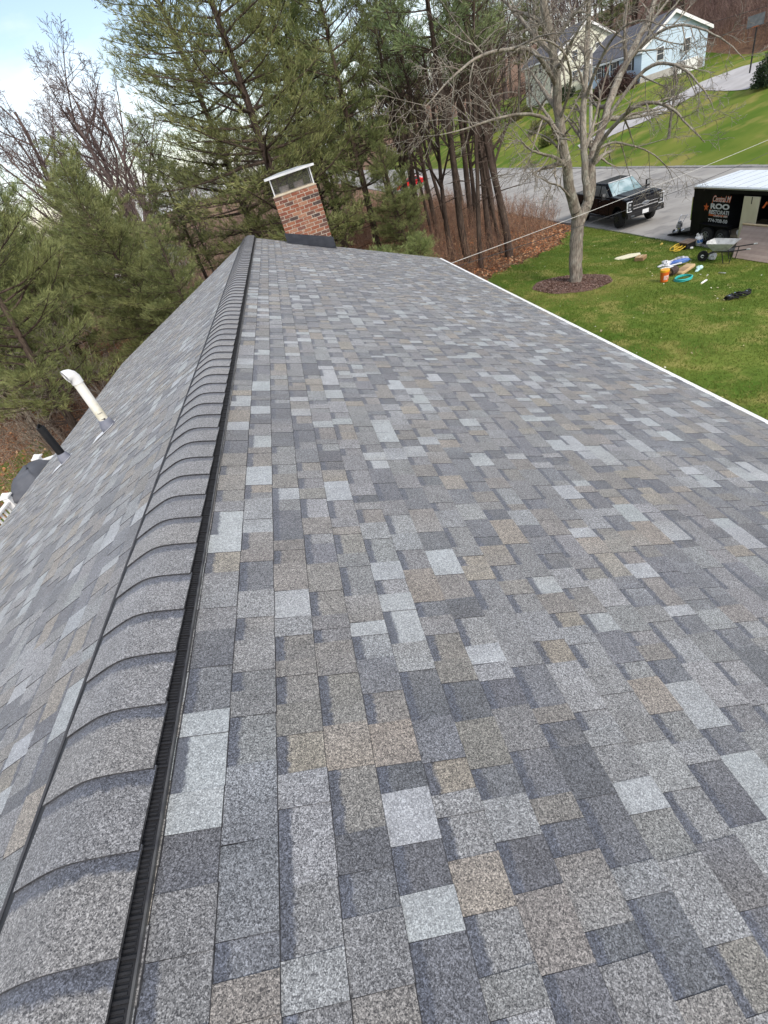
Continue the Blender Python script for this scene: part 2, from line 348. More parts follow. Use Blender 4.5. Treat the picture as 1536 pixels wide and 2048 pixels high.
PAL = dict(light=(.325, .341, .35), pale=(.235, .24, .244), mid=(.188, .188, .19), tan=(.235, .212, .18), brown=(.192, .181, .168), dark=(.112, .116, .128), slate=(.143, .148, .16))
rs = random.Random(11)
def pick(tooth):
    if tooth: ks, ws = ('light', 'pale', 'mid', 'tan', 'brown', 'dark', 'slate'), (15, 18, 24, 12, 18, 6, 7)
    else: ks, ws = ('light', 'pale', 'mid', 'tan', 'brown', 'dark', 'slate'), (6, 11, 27, 6, 15, 17, 18)
    k = rs.choices(ks, ws)[0]; j = rs.uniform(.9, 1.1); return tuple(c*j*rs.uniform(.985, 1.015) for c in PAL[k])
def shingle_piece(side, d0, d1, y0, y1, tooth, col):
    """one visible tab: 8 corners, wedge standing proud at its butt edge"""
    nt_, nb_ = (.003, .0082) if tooth else (.002, .0054)
    nb_ += rs.uniform(-.0004, .0006); fl = .0021 if tooth else -.0006; up = d0-.03; sk = rs.uniform(-.0015, .0015)
    top = [(up, y0+fl, nt_-.0016), (up, y1-fl, nt_-.0016), (d1+sk, y1, nb_), (d1+sk, y0, nb_)]
    bot = [(up, y0+fl, -.012), (up, y1-fl, -.012), (d1+sk+.0034, y1, .0012), (d1+sk+.0034, y0, .0012)]     # slanted cut at the butt
    V = [P(side, *p) for p in top] + [P(side, *p) for p in bot]
    F = [(0, 3, 2, 1), (4, 5, 6, 7), (0, 1, 5, 4), (1, 2, 6, 5), (2, 3, 7, 6), (3, 0, 4, 7)]
    if side < 0: F = [tuple(reversed(f)) for f in F]
    tooth = tooth or rs.random() < .12
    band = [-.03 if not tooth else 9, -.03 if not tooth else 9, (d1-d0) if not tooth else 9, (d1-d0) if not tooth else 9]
    c2 = pick(tooth); k = rs.choice((0, .12, .3)); ca = col; cb = tuple(col[i]*(1-k)+c2[i]*k for i in range(3))
    if rs.random() < .5: ca, cb = cb, ca
    return V, F, [ca, cb, cb, ca]*2, band*2
pieces = []
for side, DT in ((1, DR), (-1, DL)):
    nc = int(DT/EXPO); off = DT - nc*EXPO
    for i in range(-1, nc):
        d0 = off + i*EXPO; d1 = d0 + EXPO
        if d1 < .07: continue
        y = YA - rs.uniform(0, .3); tooth = rs.random() < .5; run = None
        while y < YB:
            wdt = rs.choice((rs.uniform(.06, .11), rs.uniform(.09, .16), rs.uniform(.13, .22))) if tooth else rs.choice((rs.uniform(.06, .12), rs.uniform(.1, .19)))
            y1 = min(y+wdt, YB + rs.uniform(-.004, .004))
            if YB - y1 < .05: y1 = YB
            y0 = max(y, YA)
            if y1 > YA and y1-y0 > .01:
                # long tabs may carry two blends side by side
                c = run if (run and rs.random() < .12) else pick(tooth)
                pieces.append((side, max(d0, .0), d1, y0, y1, tooth, c)); run = c
            y = y1 if y1 > y else y+wdt
            tooth = not tooth if rs.random() < .9 else tooth
def parea(pc):
    side, d0, d1, y0, y1 = pc[:5]; q = []
    for d, y in ((d0, y0), (d0, y1), (d1, y1), (d1, y0)):
        v = np.array(P(side, d, y, .01)) - CAM; z = v @ _FW
        if z < .25: return 0
        q.append((768 + FPX*(v @ _CR)/z, 1024 - FPX*(v @ _CU)/z))
    cx = [min(1536, max(0, a)) for a, b in q]; cy = [min(2048, max(0, b)) for a, b in q]
    return abs(sum(cx[i]*cy[(i+1) % 4]-cx[(i+1) % 4]*cy[i] for i in range(4)))/2
order = sorted(range(len(pieces)), key=lambda i: -parea(pieces[i])); near = set(order[:292])
# roof deck below the shingles carries them
roof = {}
m_ply = pm('roof_sheathing', (.045, .045, .05), (.07, .07, .07), 20, .95)
for side, nm, DT in ((1, 'roof', DR), (-1, 'roof', DL)):
    mb = MB(); q = [P(side, 0, YA, -.03), P(side, DT-.01, YA, -.03), P(side, DT-.01, YB-.01, -.03), P(side, 0, YB-.01, -.03)]
    t = [P(side, 0, YA, -.004), P(side, DT-.01, YA, -.004), P(side, DT-.01, YB-.01, -.004), P(side, 0, YB-.01, -.004)]
    mb.hexa(q+t); roof[side] = mb.build(nm, m_ply, house)
roof[1]['label'] = 'roof slope of grey and tan shingles above the front lawn'; roof[-1]['label'] = 'roof slope with the two vent pipes above the deck'
def sh_obj(name, data, parent):
    V = []; F = []; T = []; B = []; M = []
    for v, f, t, b in data:
        k = len(V); V += v; F += [tuple(i+k for i in q) for q in f]; T += t; B += b; M += [0]+[1]*5
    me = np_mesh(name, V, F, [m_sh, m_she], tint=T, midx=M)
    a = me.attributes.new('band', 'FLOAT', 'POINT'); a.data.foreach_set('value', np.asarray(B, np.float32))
    return link(bpy.data.objects.new(name, me), parent)
bulk = {1: [], -1: []}
for i, pc in enumerate(pieces):
    dat = shingle_piece(*pc)
    if i in near: sh_obj('shingle', [dat], roof[pc[0]])
    else: bulk[pc[0]].append(dat)
for s in (1, -1): o = sh_obj('shingle_field', bulk[s], roof[s]); o['kind'] = 'stuff'

# ridge caps: each one a bent shingle overlapping the nearer one
HWC, CEXP = .160, .198
def cap_z(x, lift): ax = abs(x); return ZR + .028 + lift - .405*(sqrt(ax*ax+.06**2)-.06)*1.0
xs = [HWC*t for t in (-1, -.8, -.6, -.4, -.25, -.12, 0, .12, .25, .4, .6, .8, 1)]
y = YA; k = 0
while y < YB+.02:
    y1 = min(y+CEXP+.012, YB+.03); V = []; T = []; B = []; jit = rs.uniform(-.003, .003); c0 = rs.choice([(.192, .191, .195), (.205, .203, .206), (.183, .182, .188), (.207, .201, .196)]); skew = rs.uniform(-.004, .004)
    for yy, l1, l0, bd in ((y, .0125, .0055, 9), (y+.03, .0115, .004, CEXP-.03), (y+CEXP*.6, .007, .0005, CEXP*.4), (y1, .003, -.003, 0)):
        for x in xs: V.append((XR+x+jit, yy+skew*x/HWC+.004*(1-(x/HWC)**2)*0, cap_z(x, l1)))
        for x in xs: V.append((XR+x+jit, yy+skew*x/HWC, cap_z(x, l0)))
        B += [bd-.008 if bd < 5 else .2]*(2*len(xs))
    n = len(xs); F = []; M = []
    for r in range(3):
        a, b = r*2*n, (r+1)*2*n
        for j in range(n-1): F.append((a+j, a+j+1, b+j+1, b+j)); M.append(0); F.append((a+n+j, b+n+j, b+n+j+1, a+n+j+1)); M.append(1)
        F += [(a, b, b+n, a+n), (a+n-1, a+2*n-1, b+2*n-1, b+n-1)]; M += [1, 1]
    for j in range(n-1): F.append((j, j+n, j+n+1, j+1)); M.append(1)
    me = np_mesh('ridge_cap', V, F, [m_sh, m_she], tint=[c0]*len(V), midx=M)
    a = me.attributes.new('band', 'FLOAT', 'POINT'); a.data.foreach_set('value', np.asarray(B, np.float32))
    link(bpy.data.objects.new('ridge_cap', me), house); y += CEXP; k += 1
# ridge vent: black ribbed plastic strip showing along both cap edges
m_vent = pm('vent_plastic', (.012, .012, .014), (.022, .022, .025), 30, .55, spec=.4)
m_rail = pm('vent_rail', (.045, .045, .05), (.09, .09, .09), 14, .45, spec=.4)
mb = MB(); cs, sn = cos(SLOPE), sin(SLOPE)
for side in (1, -1):
    ex = .181 if side > 0 else .240
    q = [P(side, .0, YA, .0), P(side, ex, YA, .0), P(side, ex, YB, .0), P(side, 0, YB, .0)]; t = [P(side, 0, YA, .026), P(side, ex, YA, .022), P(side, ex, YB, .022), P(side, 0, YB, .026)]
    mb.hexa(q+t)
rv = mb.build('ridge_vent', m_vent, house)
mb = MB()
mb.hexa([P(1, .1815, YA, .0), P(1, .1895, YA, .0), P(1, .1895, YB, .0), P(1, .1815, YB, .0), P(1, .1815, YA, .0265), P(1, .187, YA, .0265), P(1, .187, YB, .0265), P(1, .1815, YB, .0265)])
mb.build('vent_rail', m_rail, rv)
mb = MB(); mb.hexa([P(-1, .2405, YA, .0), P(-1, .262, YA, .0), P(-1, .262, YB, .0), P(-1, .2405, YB, .0), P(-1, .2405, YA, .028), P(-1, .257, YA, .022), P(-1, .257, YB, .022), P(-1, .2405, YB, .028)])
mb.build('vent_rail', pm('vent_flange', (.10, .105, .12), (.14, .145, .16), 14, .6), rv)
ribm = None; y = YA + .03
while y < YB-.01:
    if ribm is None:
        mb = MB(); mb.hexa([P(1, .140, 0, .02), P(1, .181, 0, .02), P(1, .181, .006, .02), P(1, .140, .006, .02), P(1, .140, 0, .029), P(1, .181, 0, .0275), P(1, .181, .006, .0275), P(1, .140, .006, .029)])
        for j in range(5): yy = .013 + j*.0105; mb.hexa([P(1, .142, yy, .02), P(1, .176, yy, .02), P(1, .176, yy+.005, .02), P(1, .142, yy+.005, .02), P(1, .143, yy, .0262), P(1, .175, yy, .0250), P(1, .175, yy+.005, .0250), P(1, .143, yy+.005, .0262)])
        o = mb.build('rib', m_vent, rv); ribm = o.data
    else: o = link(bpy.data.objects.new('rib', ribm), rv)
    o.location = (0, y, 0); y += .068
# walls, fascia, gutters
m_side = pm('siding', (.55, .54, .5), (.6, .59, .55), 3, .7, aniso=(1, 1, 8))
m_white = pm('white_paint', (.80, .80, .79), (.86, .86, .85), 4, .5, spec=.4)
mb = MB(); hx0, hx1 = XR-DL*cs+.35, XR+DR*cs-.35
zr = lambda x: ZR-.06-abs(x-XR)*sn/cs
for yw in (YA+.2, YB-.35): mb.prism([(hx0, -1), (hx1, -1), (hx1, zr(hx1)), (XR, zr(XR)), (hx0, zr(hx0))], yw, yw+.14, plane='XZ')
mb.box(((hx0+.07), (YA+YB)/2-.005, zr(hx0)/2-.53), (.14, YB-YA-.7, zr(hx0)+.9)); mb.box((hx1-.07, (YA+YB)/2-.005, zr(hx1)/2-.53), (.14, YB-YA-.7, zr(hx1)+.9))
mb.build('wall', m_side, house)
for side, DT in ((1, DR), (-1, DL)):
    mb = MB(); w0 = .125 if side > 0 else .10; a = DT*cs-.03; zt = ZR - DT*sn - .022
    prof = [(a, zt-.13), (a, zt+.002), (a+w0, zt-.012), (a+w0+.012, zt-.03), (a+w0+.006, zt-.07), (a+w0-.04, zt-.13)]
    mb.prism([(XR+side*u, v) for u, v in prof], YA, YB+.03, plane='XZ'); mb.build('gutter', m_white, house)
    mb = MB()
    q = [P(side, 0, YB-.004, -.16), P(side, DT, YB-.004, -.16), P(side, DT, YB+.035, -.16), P(side, 0, YB+.035, -.16)]; t = [P(side, 0, YB-.004, -.006), P(side, DT, YB-.004, -.006), P(side, DT, YB+.035, -.006), P(side, 0, YB+.035, -.006)]
    mb.hexa(q+t); mb.build('rake_board', m_white, house)
# chimney
m_mortar = pm('mortar', (.46, .40, .33), (.56, .50, .42), 18, .95, .3)
mbk = bpy.data.materials.new('brick_clay'); mbk.use_nodes = True
n = mbk.node_tree.nodes; l = mbk.node_tree.links.new; b = n['Principled BSDF']; b.inputs['Roughness'].default_value = .9
oi = n.new('ShaderNodeObjectInfo'); r = n.new('ShaderNodeValToRGB'); r.color_ramp.interpolation = 'CONSTANT'; e = r.color_ramp.elements
cols = [(.215, .072, .04), (.27, .11, .06), (.15, .052, .036), (.235, .082, .045), (.06, .04, .036), (.31, .155, .095), (.19, .065, .04), (.095, .05, .04), (.245, .10, .06), (.165, .072, .055), (.26, .125, .078), (.12, .06, .045)]
e[0].color = cols[0]+(1,); e[1].position = 1/len(cols); e[1].color = cols[1]+(1,)
for i in range(2, len(cols)): x = e.new(i/len(cols)); x.color = cols[i]+(1,)
l(oi.outputs['Random'], r.inputs[0]); g = n.new('ShaderNodeNewGeometry'); no = n.new('ShaderNodeTexNoise'); no.inputs['Scale'].default_value = 14; no.inputs['Detail'].default_value = 6; l(g.outputs['Position'], no.inputs['Vector'])
rr = n.new('ShaderNodeValToRGB'); rr.color_ramp.elements[0].position = .56; rr.color_ramp.elements[1].position = .7; l(no.outputs['Fac'], rr.inputs[0])
mm = n.new('ShaderNodeMix'); mm.data_type = 'RGBA'; ml = n.new('ShaderNodeMath'); ml.operation = 'MULTIPLY'; ml.inputs[1].default_value = .55; l(rr.outputs[0], ml.inputs[0]); l(ml.outputs[0], mm.inputs['Factor']); l(r.outputs[0], mm.inputs[6]); mm.inputs[7].default_value = (.48, .38, .30, 1); l(mm.outputs[2], b.inputs['Base Color'])
CX0, CX1, CY0, CY1 = -.06, 1.03, 13.93, 14.62; ZC0, ZC1 = 3.0, 5.86
mb = MB(); mb.box(((CX0+CX1)/2, (CY0+CY1)/2, ZC1/2-.3), (CX1-CX0-.02, CY1-CY0-.02, ZC1+.6)); chim = mb.build('chimney', m_mortar, house)
BW, BH, BD, J = .2023, .063, .095, .0165; brick = None; rb = random.Random(3); row = 0; z = ZC1-.012
while z-BH > 4.38:
    z -= BH
    for face in 'FBLR':
        ln = (CX1-CX0) if face in 'FB' else (CY1-CY0); half = (row+(face in 'LR')) % 2; s = -half*(BW+J)/2
        while s < ln-.02:
            a, bb = max(s, 0), min(s+BW, ln); s += BW+J
            if bb-a < .04: continue
            if face in 'LR' and (a < .09 or bb > ln-.09): a, bb = max(a, .1), min(bb, ln-.1)
            if bb-a < .04: continue
            if brick is None:
                mb = MB(); mb.box((0, 0, 0), (1, 1, 1)); o = mb.build('brick', mbk, chim); brick = o.data
            else: o = link(bpy.data.objects.new('brick', brick), chim)
            c = (a+bb)/2; pr = rb.uniform(-.003, .004)
            if face == 'F': o.location = (CX0+c, CY0+BD/2-pr, z+BH/2); o.scale = (bb-a, BD, BH)
            elif face == 'B': o.location = (CX0+c, CY1-BD/2+pr, z+BH/2); o.scale = (bb-a, BD, BH)
            elif face == 'L': o.location = (CX0+BD/2-pr, CY0+c, z+BH/2); o.scale = (BD, bb-a, BH)
            else: o.location = (CX1-BD/2+pr, CY0+c, z+BH/2); o.scale = (BD, bb-a, BH)
            o.rotation_euler = (0, 0, rb.uniform(-.006, .006))
    z -= J; row += 1
mb = MB(); mb.hexa([(CX0-.01, CY0-.01, ZC1), (CX1+.01, CY0-.01, ZC1), (CX1+.01, CY1+.01, ZC1), (CX0-.01, CY1+.01, ZC1), (CX0+.07, CY0+.07, ZC1+.05), (CX1-.07, CY0+.07, ZC1+.05), (CX1-.07, CY1-.07, ZC1+.05), (CX0+.07, CY1-.07, ZC1+.05)]); mb.build('crown', pm('crown_mortar', (.42, .36, .26), (.5, .44, .34), 9, .95, .3), chim)
m_alu = pm('galvanised_metal', (.62, .64, .66), (.75, .77, .79), 6, .35, metal=.55)
mb = MB()
for xx in (.33, .7): mb.lathe([(.12, 0), (.12, .12), (.105, .12), (.105, .02)], 12, (CX0+xx, (CY0+CY1)/2, ZC1+.04))
mb.build('flue_tile', pm('flue_clay', (.45, .42, .40), (.34, .30, .28), 9, .9), chim)
zt = ZC1+.36
for xx in (CX0+.05, CX1-.05):
    for yy in (CY0+.05, CY1-.05): mb = MB(); mb.box((xx, yy, (ZC1+zt)/2+.005), (.028, .028, zt-ZC1-.01)); mb.build('cap_post', m_alu, chim)
mb = MB(); a = .07
mb.hexa([(CX0-a, CY0-a, zt), (CX1+a, CY0-a, zt), (CX1+a, CY1+a, zt), (CX0-a, CY1+a, zt), (CX0-a, CY0-a, zt+.045), (CX1+a, CY0-a, zt+.045), (CX1+a, CY1+a, zt+.045), (CX0-a, CY1+a, zt+.045)])
mb.hexa([(CX0-a+.02, CY0-a+.02, zt+.045), (CX1+a-.02, CY0-a+.02, zt+.045), (CX1+a-.02, CY1+a-.02, zt+.045), (CX0-a+.02, CY1+a-.02, zt+.045), (CX0+.3, CY0+.25, zt+.075), (CX1-.3, CY0+.25, zt+.075), (CX1-.3, CY1-.25, zt+.075), (CX0+.3, CY1-.25, zt+.075)])
mb.build('cap_lid', m_alu, chim)
mb = MB()      # spark screen: wires between the posts
for i in range(36):
    t = i/35; x = CX0+.06 + t*(CX1-CX0-.12)
    for yy in (CY0+.05, CY1-.05): mb.box((x, yy, (ZC1+zt)/2), (.004, .004, zt-ZC1-.02))
for i in range(22):
    y_ = CY0+.06+i/21*(CY1-CY0-.12)
    for xx in (CX0+.05, CX1-.05): mb.box((xx, y_, (ZC1+zt)/2), (.004, .004, zt-ZC1-.02))
for i in range(9):
    zz = ZC1+.05+i*.034
    for yy in (CY0+.05, CY1-.05): mb.box(((CX0+CX1)/2, yy, zz), (CX1-CX0-.12, .0035, .0035))
mb.build('spark_screen', pm('screen_steel', (.12, .12, .12), rough=.5, metal=.5), chim)
m_flash = pm('black_flashing', (.022, .026, .036), (.035, .04, .052), 8, .5, spec=.4)
mb = MB(); f0 = lambda x: ZR-(x-XR)*sn/cs
mb.prism([(CX0-.03, f0(CX0-.03)), (CX1+.03, f0(CX1+.03)), (CX1+.03, f0(CX1)+.26), (CX0-.03, f0(CX0)+.24)], CY0-.012, CY0-.004, plane='XZ')
mb.hexa([P(1, (CX0-.03-XR)/cs, CY0-.13, .012), P(1, (CX1+.03-XR)/cs, CY0-.13, .012), P(1, (CX1+.03-XR)/cs, CY0-.002, .012), P(1, (CX0-.03-XR)/cs, CY0-.002, .012), P(1, (CX0-.03-XR)/cs, CY0-.13, .016), P(1, (CX1+.03-XR)/cs, CY0-.13, .016), P(1, (CX1+.03-XR)/cs, CY0-.002, .016), P(1, (CX0-.03-XR)/cs, CY0-.002, .016)])
for xx in (CX0-.012, CX1+.006): mb.box((xx, CY0+.16, f0(xx)+.1), (.006, .34, .3))
mb.build('flashing', m_flash, chim)
# vent pipes on the slope above the deck
m_pvc = pm('pvc_pipe', (.80, .78, .70), (.84, .83, .78), 3, .45, c3=(.68, .63, .47), s3=5, spec=.4)
m_boot = pm('pipe_boot', (.16, .17, .21), (.22, .23, .27), 10, .6); m_shiny = pm('flashing_aluminium', (.72, .73, .75), (.8, .81, .83), 8, .5)
def pipe_at(dx, y): return Vector((XR-dx, y, ZR-dx*sn/cs))
def boot(c, r, parent, wide):
    mb = MB(); mb.lathe([(r*1.75, -.07), (r*1.6, .05), (r*1.15, .125), (r*1.02, .13)], 16, c); mb.build('boot', m_boot, parent, smooth=True)
    mb = MB(); d = (XR-c.x)/cs
    mb.hexa([P(-1, d-.1, c.y-wide, .013), P(-1, d+.27, c.y-wide, .015), P(-1, d+.27, c.y+wide, .015), P(-1, d-.1, c.y+wide, .013), P(-1, d-.1, c.y-wide, .016), P(-1, d+.27, c.y-wide, .018), P(-1, d+.27, c.y+wide, .018), P(-1, d-.1, c.y+wide, .016)]); mb.build('boot_flange', m_shiny, parent)
c = pipe_at(1.96, 6.10); mb = MB(); mb.lathe([(.057, -.05), (.057, .66), (.05, .66), (.05, .3)], 20, c); vp = mb.build('vent_pipe', m_pvc, house, smooth=False); boot(c, .057, vp, .1)
tag(vp, 'cream white vent pipe with an elbow on top')
mb = MB(); ep = [c+Vector((0, 0, .62)), c+Vector((0, 0, .69)), c+Vector((-.008, -.008, .715)), c+Vector((-.022, -.02, .732)), c+Vector((-.045, -.038, .738)), c+Vector((-.062, -.052, .735))]
mb.tube(ep, [.066, .068, .07, .072, .072, .074], 18, cap=False); mb.tube([ep[-1], ep[-1]+Vector((-.002, -.001, 0))], [.06, .06], 18, 1); mb.build('elbow', [pm('pvc_white', (.82, .82, .80), rough=.4), pm('pipe_dark', (.45, .44, .4))], vp, smooth=True)
mb = MB(); dv = (CAM-np.array(c)); az = atan2(dv[1], dv[0])
def mark(h, a0, wd, hh):
    for k in range(3):
        a1 = az + a0 + wd*(k/3-.5)/.0575; a2 = az + a0 + wd*((k+1)/3-.5)/.0575
        mb.add([c+Vector((.0577*cos(t), .0577*sin(t), z_)) for t, z_ in ((a1, h), (a2, h), (a2, h+hh), (a1, h+hh))], [(0, 1, 2, 3)])
for k in range(6): mark(.21+.006*(k % 2), .5-.17*k, .006, .012)
mark(.115, .15, .018, .022); mark(.137, .15, .032, .012); mark(.09, .15, .012, .014); mark(.14, -.3, .02, .006)
mb.build('stamp', pm('ink', (.02, .02, .02)), vp)
c = pipe_at(3.12, 6.82); mb = MB(); mb.lathe([(.054, -.05), (.054, .56), (.046, .56), (.046, .2)], 18, c); vp = mb.build('vent_pipe', pm('black_pipe', (.010, .011, .013), (.02, .02, .02), 6, .5), house); tag(vp, 'short black open vent pipe'); boot(c, .054, vp, .09)
mb = MB(); mb.lathe([(.05, 0), (.078, .03), (.07, .035), (.045, .01)], 14, c+Vector((-.05, .03, .52)), 'X'); mb.build('pipe_collar', MAT['black_pipe'], vp)
# ------------------------------------------------------------------ vegetation generators
def seg_mesh_arrays(P0, P1, R0, R1, n):
    d = P1-P0; ln = np.linalg.norm(d, axis=1, keepdims=True); d = d/np.maximum(ln, 1e-6)
    ref = np.where(np.abs(d[:, 2:3]) < .85, np.array([[0, 0, 1.]]), np.array([[1., 0, 0]])); a = np.cross(d, ref); a /= np.linalg.norm(a, axis=1, keepdims=True); b = np.cross(d, a)
    V = []
    for R, Q in ((R0, P0), (R1, P1)):
        for k in range(n): t = 2*pi*k/n; V.append(Q + (a*cos(t)+b*sin(t))*R[:, None])
    V = np.stack(V, 1); N = len(P0); base = (np.arange(N)*2*n)[:, None, None]
    f = np.array([[k, (k+1) % n, n+(k+1) % n, n+k] for k in range(n)])[None]
    return V.reshape(-1, 3), (base+f).reshape(-1, 4)
def wander(rng, p, d, length, seg, wob, trop):
    pts = [p.copy()]; n = max(2, int(length/seg)); st = length/n; d = d.normalized()
    for i in range(n):
        d = (d + Vector((rng.gauss(0, wob), rng.gauss(0, wob), rng.gauss(0, wob)+trop))).normalized(); p = p + d*st; pts.append(p)
    return pts
def taper(r0, r1, n): return [r0 + (r1-r0)*i/(n-1) for i in range(n)]
def ramify(rng, pts, rad, level, maxl, out, spec):
    out.append((pts, rad, level))
    if level >= maxl: return
    cnt, ratio, ang, wob, trop, t0 = spec[level]
    length = sum((pts[i+1]-pts[i]).length for i in range(len(pts)-1)); n = len(pts)-1
    for k in range(cnt):
        t = t0 + (1-t0)*(k+rng.random())/cnt; f = min(t*n, n-.001); i = int(f); p = pts[i].lerp(pts[i+1], f-i); r = rad[i] + (rad[i+1]-rad[i])*(f-i)
        d = (pts[i+1]-pts[i]).normalized(); side = d.orthogonal().normalized(); side.rotate(Matrix.Rotation(rng.uniform(0, 2*pi), 3, d)); a = radians(ang)*rng.uniform(.7, 1.3)
        nd = d*cos(a) + side*sin(a); ln = length*ratio*(1.15-.65*t)*rng.uniform(.65, 1.25)
        if ln < .12: continue
        q = wander(rng, p, nd, ln, max(.12, ln/5), wob, trop); rr = max(.0045, min(r*.62, rad[0]*.5*(1.1-.5*t))); ramify(rng, q, taper(rr, max(.0035, rr*.22), len(q)), level+1, maxl, out, spec)
def limbs_mesh(out, minr, tint_fn, levels):
    Vs = []; Fs = []; T = []; o = 0
    for n, sel in ((8, lambda r: r > .05), (5, lambda r: .018 < r <= .05), (3, lambda r: r <= .018)):
        P0, P1, R0, R1 = [], [], [], []
        for pts, rad, lv in out:
            if lv not in levels: continue
            for i in range(len(pts)-1):
                if sel(rad[i]):
                    e = (pts[i+1]-pts[i])*.04; P0.append(pts[i]-e); P1.append(pts[i+1]+e); R0.append(max(rad[i], minr)); R1.append(max(rad[i+1], minr))
        if not P0: continue
        V, F = seg_mesh_arrays(np.array(P0), np.array(P1), np.array(R0), np.array(R1), n); Vs.append(V); Fs.append(F+o); o += len(V); T.append(tint_fn(V, np.repeat(np.array(R0), 2*n)))
    return np.concatenate(Vs), np.concatenate(Fs), np.concatenate(T)
m_bark = tint_mat('bark', .95, rnd=.14, bark=True)
nr = np.random.default_rng(4)
def bark_tint(c1, c2, lich=None):
    def f(V, R):
        t = np.clip(.5+.5*vnoise(V[:, 0]+V[:, 2]*.3, V[:, 1]-V[:, 2]*.5, 3.1, 1.) + nr.normal(0, .22, len(V)), 0, 1)[:, None]; c = np.array(c1)*(1-t)+np.array(c2)*t
        if lich is not None: k = (nr.random(len(V)) < .3)[:, None]*.6; c = c*(1-k)+np.array(lich)*k
        return c
    return f
BARK = {'pale': bark_tint((.20, .165, .13), (.34, .29, .235)), 'grey': bark_tint((.105, .09, .08), (.19, .165, .145)), 'brown': bark_tint((.055, .04, .032), (.115, .085, .068)), 'mauve': bark_tint((.10, .072, .066), (.17, .13, .12)), 'lichen': bark_tint((.16, .132, .108), (.31, .27, .225), (.36, .35, .30))}
def trunk_obj(name, pts, rad, n, tf, parent, rough=.06, seed=0):
    """welded ring tube with flare and lumpy bark relief"""
    V = []; rg = np.random.default_rng(seed); up = Vector((1, 0, 0)); m = len(pts)
    for i, p in enumerate(pts):
        d = (pts[min(i+1, m-1)]-pts[max(i-1, 0)]).normalized(); a = d.cross(up).normalized(); b = d.cross(a).normalized()
        for k in range(n): t = 2*pi*k/n; r = rad[i]*(1+rough*sin(3*t+i*.3)+rg.normal(0, rough*.6)); V.append(p+a*cos(t)*r+b*sin(t)*r)
    F = [(i*n+k, i*n+(k+1) % n, (i+1)*n+(k+1) % n, (i+1)*n+k) for i in range(m-1) for k in range(n)]; V = np.array(V)
    return np_obj(name, V, F, [m_bark], parent, world=False, tint=tf(V, np.zeros(len(V))), smooth=True)
def dense_line(pts, rad, step):
    P_, R_ = [], []
    for i in range(len(pts)-1):
        k = max(1, int((pts[i+1]-pts[i]).length/step))
        for j in range(k): t = j/k; P_.append(pts[i].lerp(pts[i+1], t)); R_.append(rad[i]+(rad[i+1]-rad[i])*t)
    return P_+[pts[-1]], R_+[rad[-1]]
def bare_tree(seed, h, r, spec, maxl, bark, fork=.3, lean=0., minr=.006, name='bare_tree', trunk_frac=.75):
    rng = random.Random(seed); o = thing(name, None, None)
    tp = wander(rng, Vector((0, 0, -.2)), Vector((lean, 0, 1)), h*trunk_frac+.2, h/12, .06, .05); tr = taper(r, r*.28, len(tp)); tr[0] *= 1.35
    out = []; ramify(rng, tp, tr, 0, maxl, out, spec)
    dp, dr = dense_line(tp, tr, .35); trunk_obj('trunk', dp, dr, 9, BARK[bark], o, seed=seed)
    V, F, T = limbs_mesh(out, minr, BARK[bark], set(range(1, 9))); np_obj('crown', V, F, [m_bark], o, world=False, tint=T)
    return o
def needles(C, D, m, Ln, Wd, rng, cols, spread=.62, upb=.25):
    """m thin needle-bundle blades round each tip C pointing along D"""
    N = len(C); d = np.repeat(D, m, 0) + rng.normal(0, spread, (N*m, 3)); d[:, 2] += upb; d /= np.linalg.norm(d, axis=1, keepdims=True)
    c = np.repeat(C, m, 0) + rng.normal(0, .03, (N*m, 3)); s = np.cross(d, rng.normal(0, 1, (N*m, 3))); s /= np.linalg.norm(s, axis=1, keepdims=True)
    ln = Ln*rng.uniform(.65, 1.25, (N*m, 1)); wd = Wd*rng.uniform(.7, 1.3, (N*m, 1))
    V = np.stack([c, c+d*ln*.55+s*wd*.5, c+d*ln, c+d*ln*.55-s*wd*.5], 1)
    F = (np.arange(N*m)*4)[:, None] + np.arange(4)[None]
    ct = np.repeat(cols, m, 0)*rng.uniform(.75, 1.3, (N*m, 1)); T = np.repeat(ct[:, None, :], 4, 1); T[:, 2:3] *= 1.2
    return V.reshape(-1, 3), F, T.reshape(-1, 3)
TRI = []
m_needle = tint_mat('pine_needles', .6, .22, rnd=.24, spec=.3)
